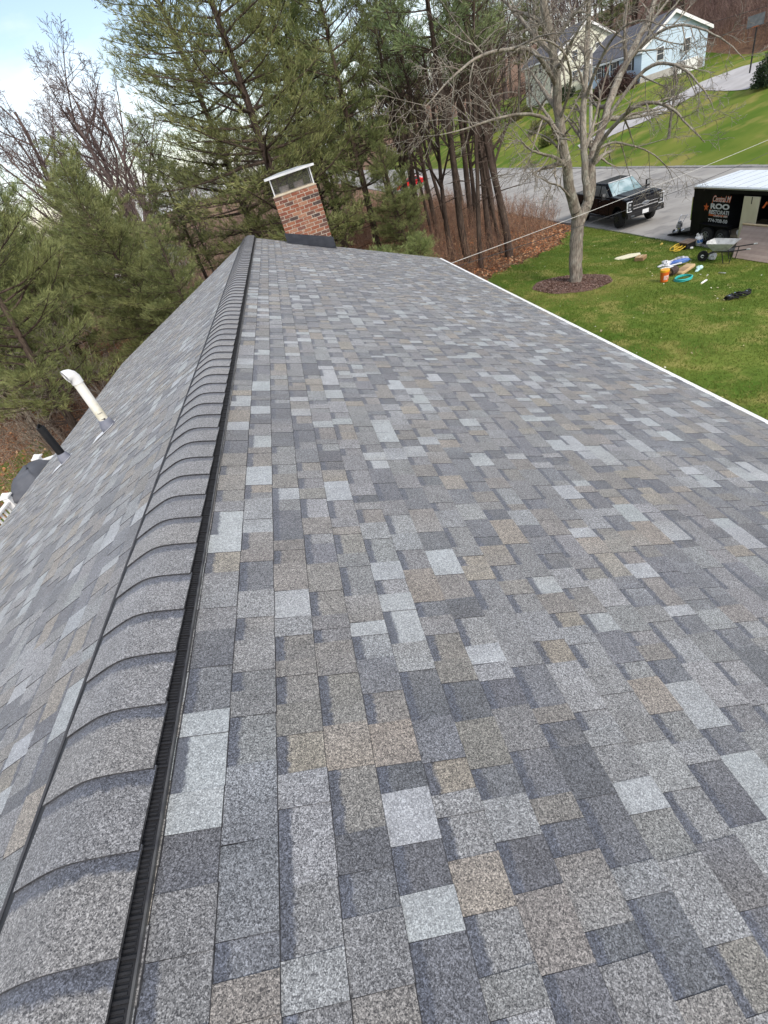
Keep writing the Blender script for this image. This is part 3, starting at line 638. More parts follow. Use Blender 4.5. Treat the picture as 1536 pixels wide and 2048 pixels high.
def pine(seed, h, r, first, wid, dens=1., blue=0., dead=.35, name='pine_tree', top=.97, nb=9, ln=.19, wn=.024):
    rng = random.Random(seed); rg = np.random.default_rng(seed); o = thing(name, None, None)
    tp = wander(rng, Vector((0, 0, -.2)), Vector((0, 0, 1)), h, h/14, .025, .05); tr = taper(r, r*.14, len(tp)); tr[0] *= 1.25
    out = [(tp, tr, 0)]; tips = []; dirs = []; shade = []
    def at(z):
        f = z/h*(len(tp)-1); i = min(int(f), len(tp)-2); return tp[i].lerp(tp[i+1], f-i), tr[i]+(tr[i+1]-tr[i])*(f-i)
    z = first*h*.35; 
    while z < h*top:
        t = z/h; p, rr = at(z); k = rng.randint(3, 5); a0 = rng.uniform(0, 2*pi)
        live = t > first*rng.uniform(.75, 1.1); prof = wid*(min(1, (1-t)*1.7)**.75)*(.72+.28*sm(first, first+.22, t))
        for j in range(k):
            if rng.random() < .1: continue
            a = a0 + 2*pi*j/k + rng.uniform(-.35, .35); L_ = max(.35, prof*rng.uniform(.55, 1.2)); el = -.12 + .75*t**2 + rng.uniform(-.12, .2)
            d = Vector((cos(a)*cos(el), sin(a)*cos(el), sin(el)))
            if not live:
                if rng.random() < dead: q = wander(rng, p, d, L_*.7, .3, .1, -.01); out.append((q, taper(min(.028, rr*.3), .006, len(q)), 1)); 
                if not live and rng.random() < .4*dead:
                    for _ in range(3): s_ = wander(rng, q[len(q)//2] if dead else p, d+Vector((rng.gauss(0, .5), rng.gauss(0, .5), rng.gauss(0, .3))), L_*.35, .2, .12, 0); out.append((s_, taper(.01, .005, len(s_)), 2))
                continue
            q = wander(rng, p, d, L_, max(.22, L_/9), .07, .035); br = min(rr*.42, .012+.016*L_); out.append((q, taper(br, .006, len(q)), 1))
            n = len(q)-1; side = Vector((-sin(a), cos(a), 0))
            for i in range(n+1):
                u = i/n
                if u < .22: continue
                reps = 2 if u < .98 else 1
                for s in range(reps):
                    sl_ = L_*.42*(1.12-u)*rng.uniform(.6, 1.3)+.16; sgn = 1 if s == 0 else -1; dd = (q[min(i, n)]-q[max(i-1, 0)]).normalized()
                    sd_ = (dd*.75 + side*sgn*rng.uniform(.5, 1.1) + Vector((0, 0, rng.uniform(-.05, .3)))).normalized() if u < .98 else dd
                    w_ = wander(rng, q[i], sd_, sl_, max(.14, sl_/4), .12, .06); out.append((w_, taper(.009, .004, len(w_)), 2)); sh = rng.gauss(0, 1)
                    for x in range(1, len(w_)):
                        e = (w_[x]-w_[x-1]).normalized()
                        for _ in range(int(dens*1.7+rng.random())): tips.append(w_[x]+Vector((rng.gauss(0, .07), rng.gauss(0, .07), rng.gauss(.03, .07)))); dirs.append(e); shade.append((sh, u, t))
        z += h*.019*rng.uniform(.75, 1.3) + .10
    C = np.array(tips); D = np.array(dirs); sh = np.array(shade)
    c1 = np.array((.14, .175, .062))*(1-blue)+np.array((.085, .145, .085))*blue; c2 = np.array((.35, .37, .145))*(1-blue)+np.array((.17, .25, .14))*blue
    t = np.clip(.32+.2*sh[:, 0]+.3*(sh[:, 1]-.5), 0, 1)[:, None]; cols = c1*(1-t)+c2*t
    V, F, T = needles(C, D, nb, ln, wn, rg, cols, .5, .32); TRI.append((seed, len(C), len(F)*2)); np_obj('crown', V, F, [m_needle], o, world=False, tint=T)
    dp, dr = dense_line(tp, tr, .4); trunk_obj('trunk', dp, dr, 9, BARK['brown'], o, seed=seed)
    V, F, T = limbs_mesh(out, .005, BARK['brown'], {1, 2}); np_obj('limbs', V, F, [m_bark], o, world=False, tint=T)
    return o
used = set()
def put(proto, x, y, label, cat, group=None, s=1., rz=None, name=None, dz=0., tilt=(0, 0)):
    o = proto if proto.name not in used else copy_tree(proto)
    used.add(proto.name)
    o.location = (x, y, hz(x, y)+dz); o.scale = (s, s, s) if not isinstance(s, tuple) else s; o.rotation_euler = (tilt[0], tilt[1], rz if rz is not None else (x*7.3+y*3.1) % 6.28)
    for k in ('label', 'category', 'group'):
        if k in o: del o[k]
    return tag(o, label, cat, group)

# ------------------------------------------------------------------ pines behind and beside the roof
pA = pine(21, 17, .24, .16, 4.3, .85, 0, nb=6, ln=.24)
pB = pine(22, 16, .20, .36, 3.6, .9, .1, nb=6, ln=.23)
pC = pine(23, 10.4, .15, .26, 3.0, 1.15, .08, nb=9, ln=.2, wn=.017)
pD = pine(24, 14, .15, .62, 2.6, .6, .35, nb=6, ln=.22)
G1 = 'tall white pines behind the chimney'
for x, y, s, rz, L1 in ((.2, 24.2, 1.0, .3, 'tall dense white pine standing closest behind the brick chimney'), (-1.6, 31, 1.02, 2.2, 'tall white pine behind the one closest to the chimney, toward the bare trees'), (2.2, 31.5, .95, 4.1, 'tall white pine between the one closest to the chimney and the slender pines')): put(pA, x, y, L1, 'pine tree', G1, s, rz)
L2 = 'slender pine with a bare lower trunk in the wood behind the chimney'; G2 = 'slender pines of the wood behind the chimney'
for x, y, s, rz in ((4.4, 29, .95, .9), (3.4, 37, 1.1, 5), (-6.2, 37, .72, 1.6), (8.6, 38, 1.0, 2.7)): put(pB, x, y, L2, 'pine tree', G2, s, rz)
L4 = 'thin dark trunked pine with a small high crown at the edge of the wood'; G4 = 'thin dark pines along the wood edge'
for q, s, rz in (((962, 535), 1.0, .2), ((1018, 512), 1.05, 1.9), ((1002, 505), .95, 3.6), ((937, 522), 1.08, 5.1), ((905, 505), 1., 2.6), ((870, 492), .96, 4.4), ((845, 480), 1.1, .6), ((985, 470), 1.1, 2.2)):
    p = gp(*q); kx = (1.45, 1.15, .8, 1.25, .7, 1.1, 1.3, .9)[int(rz*10) % 8]; put(pD, p[0], p[1], L4, 'pine tree', G4, (s*kx, s*kx, s), rz, tilt=(.05*sin(rz*9), .05*cos(rz*7)))
L3 = 'young bushy pine in the dense green row beyond the deck'; G3 = 'young pines in the row beyond the deck'
for x, y, s, rz in ((-8.4, 25.5, .95, 1.7), (-13.2, 23, 1.02, 2.9), (-12.4, 28, 1.1, 4.2), (-16.5, 27, 1.08, 5.3), (-18.5, 31.5, 1.15, .9), (-15.2, 34, 1.2, 2.1), (-9, 31, 1.1, 3.3), (-22, 35, 1.25, 4.6), (-6.2, 21.5, .8, 5.8), (-4.4, 19.2, .62, 2.4), (-20.5, 27, 1.0, 1.2), (-25.5, 38, 1.3, 3.1)):
    put(pC, x, y, L3, 'pine tree', G3, s, rz)
sP = pC; put(sP, 5.7, 27.2, 'young pine with layered green boughs between the dark trunks and the chimney', 'pine tree', None, .6, 3.9)
pE = pine(31, 10.5, .17, .36, 3.0, .85, .0, nb=11, ln=.19, dead=.8, wn=.013)
put(pE, -8.35, 15.0, 'pine with brown trunk and open boughs growing close beside the deck', 'pine tree', None, 1.0, 1.3, tilt=(.0, .09))
pF = pine(33, 3.4, .06, .12, 1.7, 1.1, 0, nb=9, ln=.19, wn=.016)
for x, y, s, rz in ((3.0, 20.0, .95, .5), (4.9, 22.8, .8, 2.5), (1.2, 19.2, .85, 4.0)): put(pF, x, y, 'low spreading pine bush between the chimney and the dark trunks', 'pine bush', 'low pine bushes beside the chimney', s, rz)
# ------------------------------------------------------------------ bare trees
SP1 = [(10, .55, 48, .10, .06, .3), (7, .5, 42, .12, .02, .2), (6, .5, 40, .15, .0, .15), (4, .55, 38, .18, -.01, .1)]
SPW = [(12, .42, 40, .09, .07, .35), (6, .5, 40, .12, .03, .2), (5, .5, 42, .15, .01, .15), (3, .5, 40, .16, 0, .1)]
tA = bare_tree(41, 17, .26, SP1, 4, 'mauve', minr=.010); tB = bare_tree(42, 16, .20, SPW, 4, 'brown', minr=.010); tC = bare_tree(43, 14, .18, SPW, 4, 'mauve', minr=.011, trunk_frac=.9)
LA = 'large bare spreading tree standing against the pale sky beyond the pines'; GA = 'bare trees against the sky beyond the pines'
for x, y, s, rz in ((-26, 56, 1.35, .3), (-19.5, 57, 1.3, 2.1), (-31, 66, 1.2, 3.7), (-11.5, 50, 1.15, 5.0), (-15.5, 62, 1.3, 1.2), (-23, 70, 1.3, 4.1), (-12.5, 58, 1.2, 2.9)): put(tA, x, y, LA, 'tree', GA, s, rz)
LW = 'slim bare tree in the wood between the street and the chimney'; GW = 'slim bare trees of the wood beside the street'
rw = random.Random(8)
for x, y in ((7.3, 33), (9.6, 36), (11.6, 33.5), (12.8, 38), (10.3, 43), (14.2, 44), (7.2, 46), (12.2, 52), (14.6, 56), (4.4, 44), (8.8, 58), (0, 48), (5.5, 62), (13, 68), (-3, 62), (10, 78)):
    put(tB, x, y, LW, 'tree', GW, rw.uniform(.8, 1.1), rw.uniform(0, 6))
LH = 'bare brown tree in the wood on the rise behind the houses'; GH = 'bare trees of the wood behind the houses'
spots = []
for i in range(110):
    y = rw.uniform(50, 150); x = 59 + 60*rw.random()**1.4
    spots.append((x, y))
for i in range(44): spots.append((rw.uniform(30, 62), rw.uniform(102, 165)))
for x, y in spots:
    put(tC if rw.random() < .65 else tB, x, y, LH, 'tree', GH, rw.uniform(.85, 1.3), rw.uniform(0, 6))
LF = 'distant bare tree in the far woods along the horizon'; GF = 'distant bare trees along the horizon'
for i in range(80): x = rw.uniform(-110, 16); put(tC if i % 2 else tA, x, rw.uniform(95, 190), LF, 'tree', GF, rw.uniform(.6, .95), rw.uniform(0, 6))
for x, y in ((47, 100), (36, 92), (56, 92), (40, 112), (60, 84)): put(pB, x, y, 'dark pine standing among the bare trees behind the cream house', 'pine tree', 'dark pines behind the cream house', rw.uniform(.9, 1.15), rw.uniform(0, 6))

SPB = [(9, .6, 40, .12, .05, .08), (7, .5, 42, .14, .0, .15), (5, .5, 42, .16, -.02, .1), (3, .5, 40, .16, -.02, .1)]
tG = bare_tree(48, 6.2, .07, SPB, 4, 'pale', minr=.007, name='bare_shrub')
for x, y, s, rz in ((-8.6, 19.2, 1.0, .5), (-10.6, 18.2, .95, 2.6), (-12.6, 20.5, 1.05, 4.4)): put(tG, x, y, 'pale leafless shrub of fine twigs in front of the young pines', 'shrub', 'pale leafless shrubs in front of the young pines', s, rz)
for x, y in ((-9.5, 33), (-11.8, 36), (-7.6, 35), (-13.5, 40), (-6, 41)): put(tC, x, y, 'slim mauve leafless tree rising between the young pines', 'tree', 'slim leafless trees between the young pines', rw.uniform(.62, .78), rw.uniform(0, 6))
for x, y in ((8.2, 28.6), (10.8, 29.5), (12.4, 31.5), (7.4, 37)): put(tB, x, y, LW, 'tree', GW, rw.uniform(.7, .95), rw.uniform(0, 6))
# ------------------------------------------------------------------ the maple on the lawn
mbase = gp(1151, 568); MY = mbase[1]
maple = thing('maple_tree', 'grey barked bare maple with forked trunk in a mulch bed on the lawn', 'tree', tuple(mbase))
def W(px, py, dy=0): q = aty(px, py, MY+dy); return Vector(q)-Vector(mbase)
rng = random.Random(77)
def smooth_line(pts, k=5):
    o = []; n = len(pts)
    for i in range(n-1):
        p0, p1, p2, p3 = pts[max(i-1, 0)], pts[i], pts[i+1], pts[min(i+2, n-1)]
        for j in range(k):
            t = j/k; o.append(.5*((2*p1)+(p2-p0)*t+(2*p0-5*p1+4*p2-p3)*t*t+(3*p1-p0-3*p2+p3)*t**3) + Vector((rng.gauss(0, .012), rng.gauss(0, .012), 0)))
    return o+[pts[-1]]
main = smooth_line([Vector((0, 0, -.25)), Vector((0, 0, .15)), W(1152, 500), W(1158, 430)]); fork = W(1158, 432)
trunk_obj('trunk', *dense_line(main, [.325-.025*i if i < 3 else .258-.002*i for i in range(len(main))], .12), 14, BARK['lichen'], maple, .05, 5)
mout = []
MS = {1: (9, .36, 50, .10, -.015, .22), 2: (6, .55, 46, .14, -.06, .15), 3: (4, .6, 45, .17, -.06, .1), 4: (2, .5, 40, .2, -.04, .1)}
def limb(pix, r0, r1, lv=1, maxl=4):
    pts = smooth_line([W(*q) for q in pix]); rd = taper(r0, r1, len(pts)); ramify(rng, pts, rd, lv, maxl, mout, MS)
limb([(1156, 440, 0), (1141, 385, -.1), (1131, 320, -.3), (1118, 230, -.6), (1108, 120, -.9), (1090, 20, -1.2), (1075, -90, -1.4)], .205, .09)
limb([(1158, 445, 0), (1180, 390, .2), (1183, 320, .5), (1205, 255, .9), (1228, 180, 1.3), (1262, 105, 1.8), (1300, 30, 2.3), (1330, -60, 2.6)], .20, .07)
limb([(1176, 400, .1), (1170, 340, .2), (1166, 250, .4), (1172, 150, .6), (1176, 40, .8), (1178, -80, 1.0)], .14, .06)
limb([(1186, 330, .4), (1205, 280, -.2), (1255, 225, -1.2), (1300, 205, -1.9), (1345, 218, -2.4), (1380, 255, -2.8), (1410, 285, -3.0)], .085, .012)
limb([(1133, 335, -.3), (1110, 315, -1), (1085, 308, -1.6), (1060, 300, -2.2), (1035, 280, -2.7), (1010, 300, -3.)], .06, .01)
limb([(1124, 280, -.5), (1095, 240, -1.3), (1050, 228, -2.3), (990, 238, -3.2), (930, 258, -4.0), (880, 270, -4.5)], .065, .01)
limb([(1112, 170, -.8), (1070, 105, -1.6), (1010, 100, -2.7), (950, 118, -3.7), (890, 170, -4.5), (850, 215, -5.)], .07, .01)
limb([(1106, 110, -.9), (1060, 60, -.2), (1025, 20, .6), (980, -30, 1.3)], .085, .03)
limb([(1215, 235, 1.0), (1290, 140, .4), (1350, 130, -.6), (1400, 170, -1.6), (1432, 225, -2.2)], .07, .01)
limb([(1192, 300, .6), (1230, 285, 1.6), (1290, 300, 2.4), (1330, 330, 2.9), (1350, 370, 3.2)], .05, .008)
limb([(1250, 130, 1.6), (1310, 70, 1.0), (1370, 50, .2), (1440, 75, -.6), (1490, 120, -1.2)], .06, .01)
limb([(1170, 200, .5), (1200, 120, -.4), (1240, 60, -1.3), (1290, 40, -2.), (1340, 60, -2.6)], .06, .01)
limb([(1120, 240, -.6), (1140, 170, -1.6), (1130, 110, -2.6), (1090, 80, -3.4), (1050, 90, -4.)], .05, .008)
limb([(1140, 395, -.1), (1120, 372, -.9), (1100, 366, -1.4), (1075, 352, -1.8), (1050, 330, -2.1)], .04, .008)
V, F, T = limbs_mesh(mout, .0055, BARK['lichen'], set(range(1, 9))); np_obj('limbs', V, F, [m_bark], maple, world=False, tint=T, smooth=True)
# mulch bed with chips
mc = (mbase[0]-.05, mbase[1]+.15); mv = []; mf = []
for i in range(13):
    r_ = i/12
    for k in range(40):
        a = 2*pi*k/40; e_ = 1+.05*sin(3*a+1)+.03*sin(7*a); x = mc[0]+1.55*r_*e_*cos(a); y = mc[1]+1.35*r_*e_*sin(a); mv.append((x, y, hz(x, y)+.012+.10*(1-r_**2)))
mf = [(i*40+k, i*40+(k+1) % 40, (i+1)*40+(k+1) % 40, (i+1)*40+k) for i in range(12) for k in range(40)]
m_mulch = pm('mulch', (.115, .062, .048), (.20, .125, .10), 22, .95, .6, c3=(.06, .035, .03), s3=40, detail=7)
o = np_obj('mulch_bed', mv, mf, [m_mulch], smooth=True); o['kind'] = 'structure'
def scatter_chips(name, X, Y, Z, size, cols, label=None, flat=.35, aspect=2.2):
    N = len(X); rg = np.random.default_rng(9); a = rg.uniform(0, 2*pi, N); L_ = size*rg.uniform(.5, 1.4, N); u = np.stack([np.cos(a), np.sin(a), rg.normal(0, flat, N)], 1); v = np.stack([-np.sin(a), np.cos(a), rg.normal(0, flat, N)], 1)
    c = np.stack([X, Y, Z], 1); u = u*L_[:, None]*.5; v = v*(L_/aspect)[:, None]*.5; n_ = np.array([0, 0, 1.])*size*.18
    V = np.stack([c-u-v*.4, c-v+n_, c+u, c+v+n_*.6], 1).reshape(-1, 3); F = (np.arange(N)*4)[:, None]+np.arange(4)[None]
    t = np.array(cols)[rg.integers(0, len(cols), N)]*rg.uniform(.7, 1.3, (N, 1)); o = np_obj(name, V, F, [MAT.get('dry_leaf') or tint_mat('dry_leaf', .9, .1)], tint=np.repeat(t, 4, 0)); o['kind'] = 'stuff'
    if label: o['label'] = label
    return o
rg = np.random.default_rng(12); N = 5000; r_ = np.sqrt(rg.uniform(0, 1, N)); a = rg.uniform(0, 2*pi, N); X = mc[0]+1.5*r_*np.cos(a); Y = mc[1]+1.3*r_*np.sin(a)
tag(scatter_chips('mulch_chips', X, Y, HZ(X, Y)+.02+.10*(1-r_**2), .07, [(.16, .09, .07), (.24, .16, .13), (.09, .05, .04), (.30, .22, .19)]), 'brown wood chips covering the mulch bed round the maple', 'mulch')
# grass blades on the front lawn
N = 230000; X = rg.uniform(3.6, SX0-.05, N); top = lawn_top(X)-.1; Y = rg.uniform(2.5, 31, N); k = (Y < top+rg.normal(0, .25, N)) & (((X-mc[0])/1.56)**2+((Y-mc[1])/1.36)**2 > 1); X, Y = X[k], Y[k]; N = len(X)
Z = np.interp(X, np.linspace(0, 18, 200), [hz(q, 10) for q in np.linspace(0, 18, 200)])
a = rg.uniform(0, 2*pi, N); hgt = rg.uniform(.025, .065, N)*(1+.35*vnoise(X, Y, 1.3, 2)); ben = rg.normal(0, .035, (N, 2)); wv = rg.uniform(.006, .012, N)
B0 = np.stack([X-np.cos(a)*wv, Y-np.sin(a)*wv, Z], 1); B1 = np.stack([X+np.cos(a)*wv, Y+np.sin(a)*wv, Z], 1); B2 = np.stack([X+ben[:, 0], Y+ben[:, 1], Z+hgt], 1)
t = np.clip(.42+.38*vnoise(X, Y, .55, 3)+.25*vnoise(X, Y, 1.9, 5)+rg.normal(0, .2, N), 0, 1)[:, None]; dry = np.clip(1.3*(vnoise(X, Y, .4, 9)*.6+vnoise(X, Y, 1.1, 4)*.5+.28*(13-Y)/6)-.14+rg.normal(0, .25, N), 0, .85)[:, None]
c = np.array((.085, .148, .022))*(1-t)+np.array((.205, .25, .05))*t; c = c*(1-dry)+np.array((.33, .29, .10))*dry
o = np_obj('grass', np.stack([B0, B1, B2], 1).reshape(-1, 3), np.arange(3*N).reshape(N, 3), [tint_mat('grass_blade', .7, .3)], tint=np.repeat(c, 3, 0)); tag(o, 'short mixed green and straw coloured lawn grass', 'grass', kind='stuff')
# fallen leaves: litter at the wood edge, beside the deck, and a few on the lawn
def region(n, x0, x1, y0, y1, test): X = rg.uniform(x0, x1, n); Y = rg.uniform(y0, y1, n); k = test(X, Y); return X[k], Y[k]
LC = [(.40, .17, .075), (.48, .25, .125), (.30, .13, .065), (.52, .34, .2), (.2, .10, .06), (.45, .2, .10)]
X, Y = region(34000, 2, 17, 17, 44, lambda x, y: (y > lawn_top(x)-.5*rg.random(len(x)))); tag(scatter_chips('fallen_leaves', X, Y, HZ(X, Y)-.045+rg.uniform(0, .05, len(X)), .13, LC, aspect=1.5), 'russet fallen leaves along the wood edge', 'leaves')
X, Y = region(42000, -34, -7.2, 12, 44, lambda x, y: y > 12+(-x-7)*.35); tag(scatter_chips('fallen_leaves', X, Y, HZ(X, Y)-.045+rg.uniform(0, .05, len(X)), .15, LC, aspect=1.5), 'rust brown fallen leaves under the pines beyond the deck', 'leaves')
X, Y = region(260, 4, 17, 6, 26, lambda x, y: y < lawn_top(x)-.3); tag(scatter_chips('lawn_leaves', X, Y, HZ(X, Y)+.05, .06, [(.6, .52, .25), (.55, .45, .3), (.62, .6, .5)], aspect=1.4), 'small pale leaves scattered over the lawn', 'leaves')
# dry brush
def brush(name, X, Y, h0, h1, cols, label, twigs=7, rk=1.):
    rg = np.random.default_rng(17); P0 = []; P1 = []; R0 = []; R1 = []
    for x, y in zip(X, Y):
        z = hz(x, y)-.06; h = rg.uniform(h0, h1); d = np.array([rg.normal(0, .22), rg.normal(0, .22), 1.]); d /= np.linalg.norm(d); p = np.array([x, y, z]); r = rg.uniform(.005, .009)*rk
        for j in range(3): q = p+d*h/3; P0.append(p); P1.append(q); R0.append(r); R1.append(r*.8); r *= .8; p = q; d = d+rg.normal(0, .12, 3); d /= np.linalg.norm(d)
        for j in range(twigs): t = rg.uniform(.3, 1); b_ = np.array([x, y, z])*(1-t)+p*t; e = d+rg.normal(0, .6, 3); e /= np.linalg.norm(e); P0.append(b_); P1.append(b_+e*h*rg.uniform(.15, .4)); R0.append(.0045*rk); R1.append(.003*rk)
    V, F = seg_mesh_arrays(np.array(P0), np.array(P1), np.array(R0), np.array(R1), 3); t = np.array(cols)[rg.integers(0, len(cols), len(P0))]*rg.uniform(.7, 1.35, (len(P0), 1))
    o = np_obj(name, V, F, [m_bark], tint=np.repeat(t, 6, 0)); return tag(o, label, 'brush', kind='stuff')
X, Y = region(5200, 4, 17, 23, 60, lambda x, y: (y > lawn_top(x)+1.2) & (x < 16.6)); brush('dry_brush', X, Y, .8, 1.9, [(.20, .115, .085), (.27, .17, .12), (.15, .085, .065), (.30, .20, .13)], 'tangle of reddish brown dry brush beside the street')
X, Y = region(4200, -32, -8.5, 15, 44, lambda x, y: y > 15+(-x-8)*.3); brush('dry_thicket', X, Y, .7, 1.8, [(.28, .20, .14), (.34, .26, .19), (.18, .12, .09), (.22, .13, .10)], 'pale brown dry thicket under the pines beyond the deck')
X, Y = region(9500, 58, 96, 48, 125, lambda x, y: x > 58.5); brush('hillside_thicket', X, Y, 1.5, 5.0, [(.20, .13, .115), (.26, .18, .155), (.15, .095, .085), (.28, .2, .16)], 'mauve brown leafless thicket on the rise behind the pale blue house', 9, 2.4)
X, Y = region(3000, -26, 9, 44, 92, lambda x, y: x < .1*y+1); brush('far_thicket', X, Y, 1.5, 4.2, [(.19, .125, .11), (.25, .175, .15), (.15, .10, .085), (.24, .2, .13)], 'mauve grey leafless thicket seen between the pines behind the chimney', 8, 2.0)
# shrubs
m_leaf = tint_mat('leaf', .7, .2, rnd=.1)
def shrub(seed, rx, rz_, cols, n, name, leaf=.10, twig=.5):
    rg = np.random.default_rng(seed); o = thing(name, None, None); u = rg.normal(0, 1, (n, 3)); u /= np.linalg.norm(u, axis=1, keepdims=True); u[:, 2] = np.abs(u[:, 2])*1.1-.12
    r = (rg.uniform(.55, 1, n)**.6)*(1+.16*np.sin(u[:, 0]*7+seed)+.13*np.sin(u[:, 1]*9+u[:, 2]*5)); C = u*r[:, None]*np.array([rx, rx, rz_]); C[:, 2] = np.maximum(C[:, 2], .03)
    V, F, T = needles(C, u, 3, leaf, leaf*.55, rg, np.array(cols)[rg.integers(0, len(cols), n)], .8, .1); np_obj('foliage', V, F, [m_leaf], o, world=False, tint=T)
    k = 60; i = rg.integers(0, n, k); P0 = np.zeros((k, 3)); P0[:, :2] = C[i][:, :2]*.12; V, F = seg_mesh_arrays(P0, C[i], np.full(k, .02), np.full(k, .006), 4); np_obj('stems', V, F, [m_bark], o, world=False, tint=BARK['brown'](V, np.zeros(len(V)))); return o
shA = shrub(1, 1.9, 2.3, [(.11, .07, .06), (.15, .10, .085), (.085, .055, .05)], 5200, 'dormant_shrub', .16)
shB = shrub(2, 1.5, 1.5, [(.045, .065, .035), (.06, .085, .04), (.04, .055, .03)], 3600, 'clipped_shrub', .12)
shC = shrub(3, 1.1, 1.6, [(.035, .055, .03), (.05, .075, .035)], 3000, 'evergreen_shrub', .12)
shD = shrub(4, 1.2, 1.1, [(.22, .24, .08), (.28, .27, .09), (.14, .18, .06)], 2400, 'yellow_green_shrub', .16)
# ------------------------------------------------------------------ neighbouring houses
m_blue = pm('pale_blue_siding', (.50, .62, .74), (.56, .68, .79), .7, .7, aniso=(1, 1, 14)); m_cream = pm('cream_siding', (.66, .65, .52), (.72, .71, .59), .7, .7, aniso=(1, 1, 14)); m_wsid = pm('white_siding', (.70, .71, .72), (.78, .78, .79), .7, .7, aniso=(1, 1, 14))
m_droof = pm('dark_roof', (.085, .085, .10), (.13, .13, .145), 3, .9, .2, detail=8); m_groof = pm('grey_roof', (.30, .29, .28), (.40, .39, .37), 3, .9, .2, detail=8)
m_glass = pm('window_glass', (.05, .06, .07), (.09, .10, .11), 2, .08, spec=.6); m_black = pm('black_paint', (.012, .012, .014), (.02, .02, .022), 6, .4, spec=.4); m_red = pm('red_door', (.28, .03, .035), rough=.5)
def gable_house(name, label, x0, x1, y0, y1, zb, ze, zp, wallm, roofm, axis='Y', ov=.35, xp=None):
    o = thing(name, label, 'house', ((x0+x1)/2, (y0+y1)/2, zb))
    mb = MB()
    if axis == 'Y':
        xp = xp or (x0+x1)/2; prof = [(x0, zb-1.5), (x1, zb-1.5), (x1, ze), (xp, zp), (x0, ze)]; mb.prism(prof, y0, y1, plane='XZ'); mb.build('wall', wallm, o)
        for xa, za in ((x0, ze), (x1, ze)):
            s = (zp-za)/(xp-xa); xo = xa-ov*(1 if xa < xp else -1); zo = za+s*(xo-xa); mb = MB()
            q = [(xo, y0-ov, zo+.03), (xp, y0-ov, zp+.03), (xp, y1+ov, zp+.03), (xo, y1+ov, zo+.03)]
            mb.hexa(q+[(a, b, c+.14) for a, b, c in q]); mb.build('roof', roofm, o)
            mb = MB(); dx = .03*(1 if xa < xp else -1); mb.box((xo-dx, (y0+y1)/2, zo-.02), (.06, y1-y0+2*ov, .2)); mb.build('gutter', m_white, o)
            for yy in (y0-ov-.02, y1+ov+.02):
                mb = MB(); mb.hexa([(xo, yy-.02, zo-.12), (xp, yy-.02, zp-.12), (xp, yy+.02, zp-.12), (xo, yy+.02, zo-.12), (xo, yy-.02, zo+.19), (xp, yy-.02, zp+.19), (xp, yy+.02, zp+.19), (xo, yy+.02, zo+.19)]); mb.build('rake_trim', m_white, o)
    return o
def window_x(parent, x, y, z, wd, h, shut=True, d=-1):
    """window on a wall that faces -x"""
    mb = MB(); mb.box((x+d*.03, y, z), (.05, wd, h)); f = mb.build('window', m_white, parent)
    for s in (-1, 1): mb = MB(); mb.box((x+d*.058, y, z+s*h*.24), (.02, wd-.12, h*.44)); mb.build('pane', m_glass, f)
    if shut:
        for s in (-1, 1): mb = MB(); mb.box((x+d*.03, y+s*(wd/2+.2), z), (.04, .32, h+.04)); mb.build('shutter', m_black, parent)
def window_y(parent, x, y, z, wd, h):
    mb = MB(); mb.box((x, y-.03, z), (wd, .05, h)); f = mb.build('window', m_white, parent)
    for s in (-1, 1): mb = MB(); mb.box((x, y-.058, z+s*h*.24), (wd-.12, .02, h*.44)); mb.build('pane', m_glass, f)
BX, BY0, BY1 = 46.0, 69.0, 82.0
bh = gable_house('blue_house', 'pale blue house with dark roof and black shutters on the rise across the street', BX, BX+8.2, BY0, BY1, 3.1, 5.75, 8.05, m_blue, m_droof, xp=BX+3.7)
for yy in (80.6, 77.8, 74.4, 71.3): window_x(bh, BX, yy, 4.75, 1.0, 1.25)
mb = MB(); mb.box((BX-.03, 76.2, 4.35), (.06, 1.0, 2.1)); dr = mb.build('door', m_black, bh); mb = MB(); mb.lathe([(.0, -.03), (.24, -.03), (.24, .03), (.0, .03)], 14, (BX-.1, 76.2, 4.95), 'X'); mb.build('wreath', m_red, dr)
window_y(bh, BX+2.3, BY0, 4.8, .9, 1.2); window_y(bh, BX+5.6, BY0, 4.8, .9, 1.2)
mb = MB(); mb.box((BX+5.9, BY0-.04, 2.4), (2.7, .06, 2.1)); mb.build('garage_door', m_white, bh)
mb = MB(); mb.box((BX+3.9, BY0-.03, 2.4), (8.0, .04, 1.6)); mb.build('foundation', pm('foundation', (.35, .33, .31), (.45, .43, .41), 3, .9), bh)
ch = gable_house('cream_house', 'tall cream coloured house half hidden by branches beside the pale blue house', 44.5, 53, 86, 97, 3.6, 8.2, 10.6, m_cream, m_droof)
for zz in (5.2, 7.4):
    for yy in (88, 91.5, 95): window_x(ch, 44.5, yy, zz, .9, 1.2, False)
    window_y(ch, 47, 86, zz, .9, 1.2); window_y(ch, 50.6, 86, zz, .9, 1.2)
wh = gable_house('white_house', 'white house with grey roof glimpsed through the pines beyond the roof', -21, -12.5, 58, 68, -.8, 2.0, 4.2, m_wsid, m_groof)
for yy in (60, 63, 66): window_x(wh, -12.5, yy, .9, .9, 1.2, False, 1)
window_y(wh, -18.5, 58, .9, 1, 1.2); window_y(wh, -15, 58, .9, 1, 1.2)
sh = gable_house('grey_roofed_house', 'low house with pale grey roof glimpsed below the pine boughs beyond the deck', -36, -28, 41, 52, -1.9, .6, 2.7, m_wsid, m_groof); window_y(sh, -33.5, 41, -.4, .9, 1.1); window_y(sh, -30.5, 41, -.4, .9, 1.1)
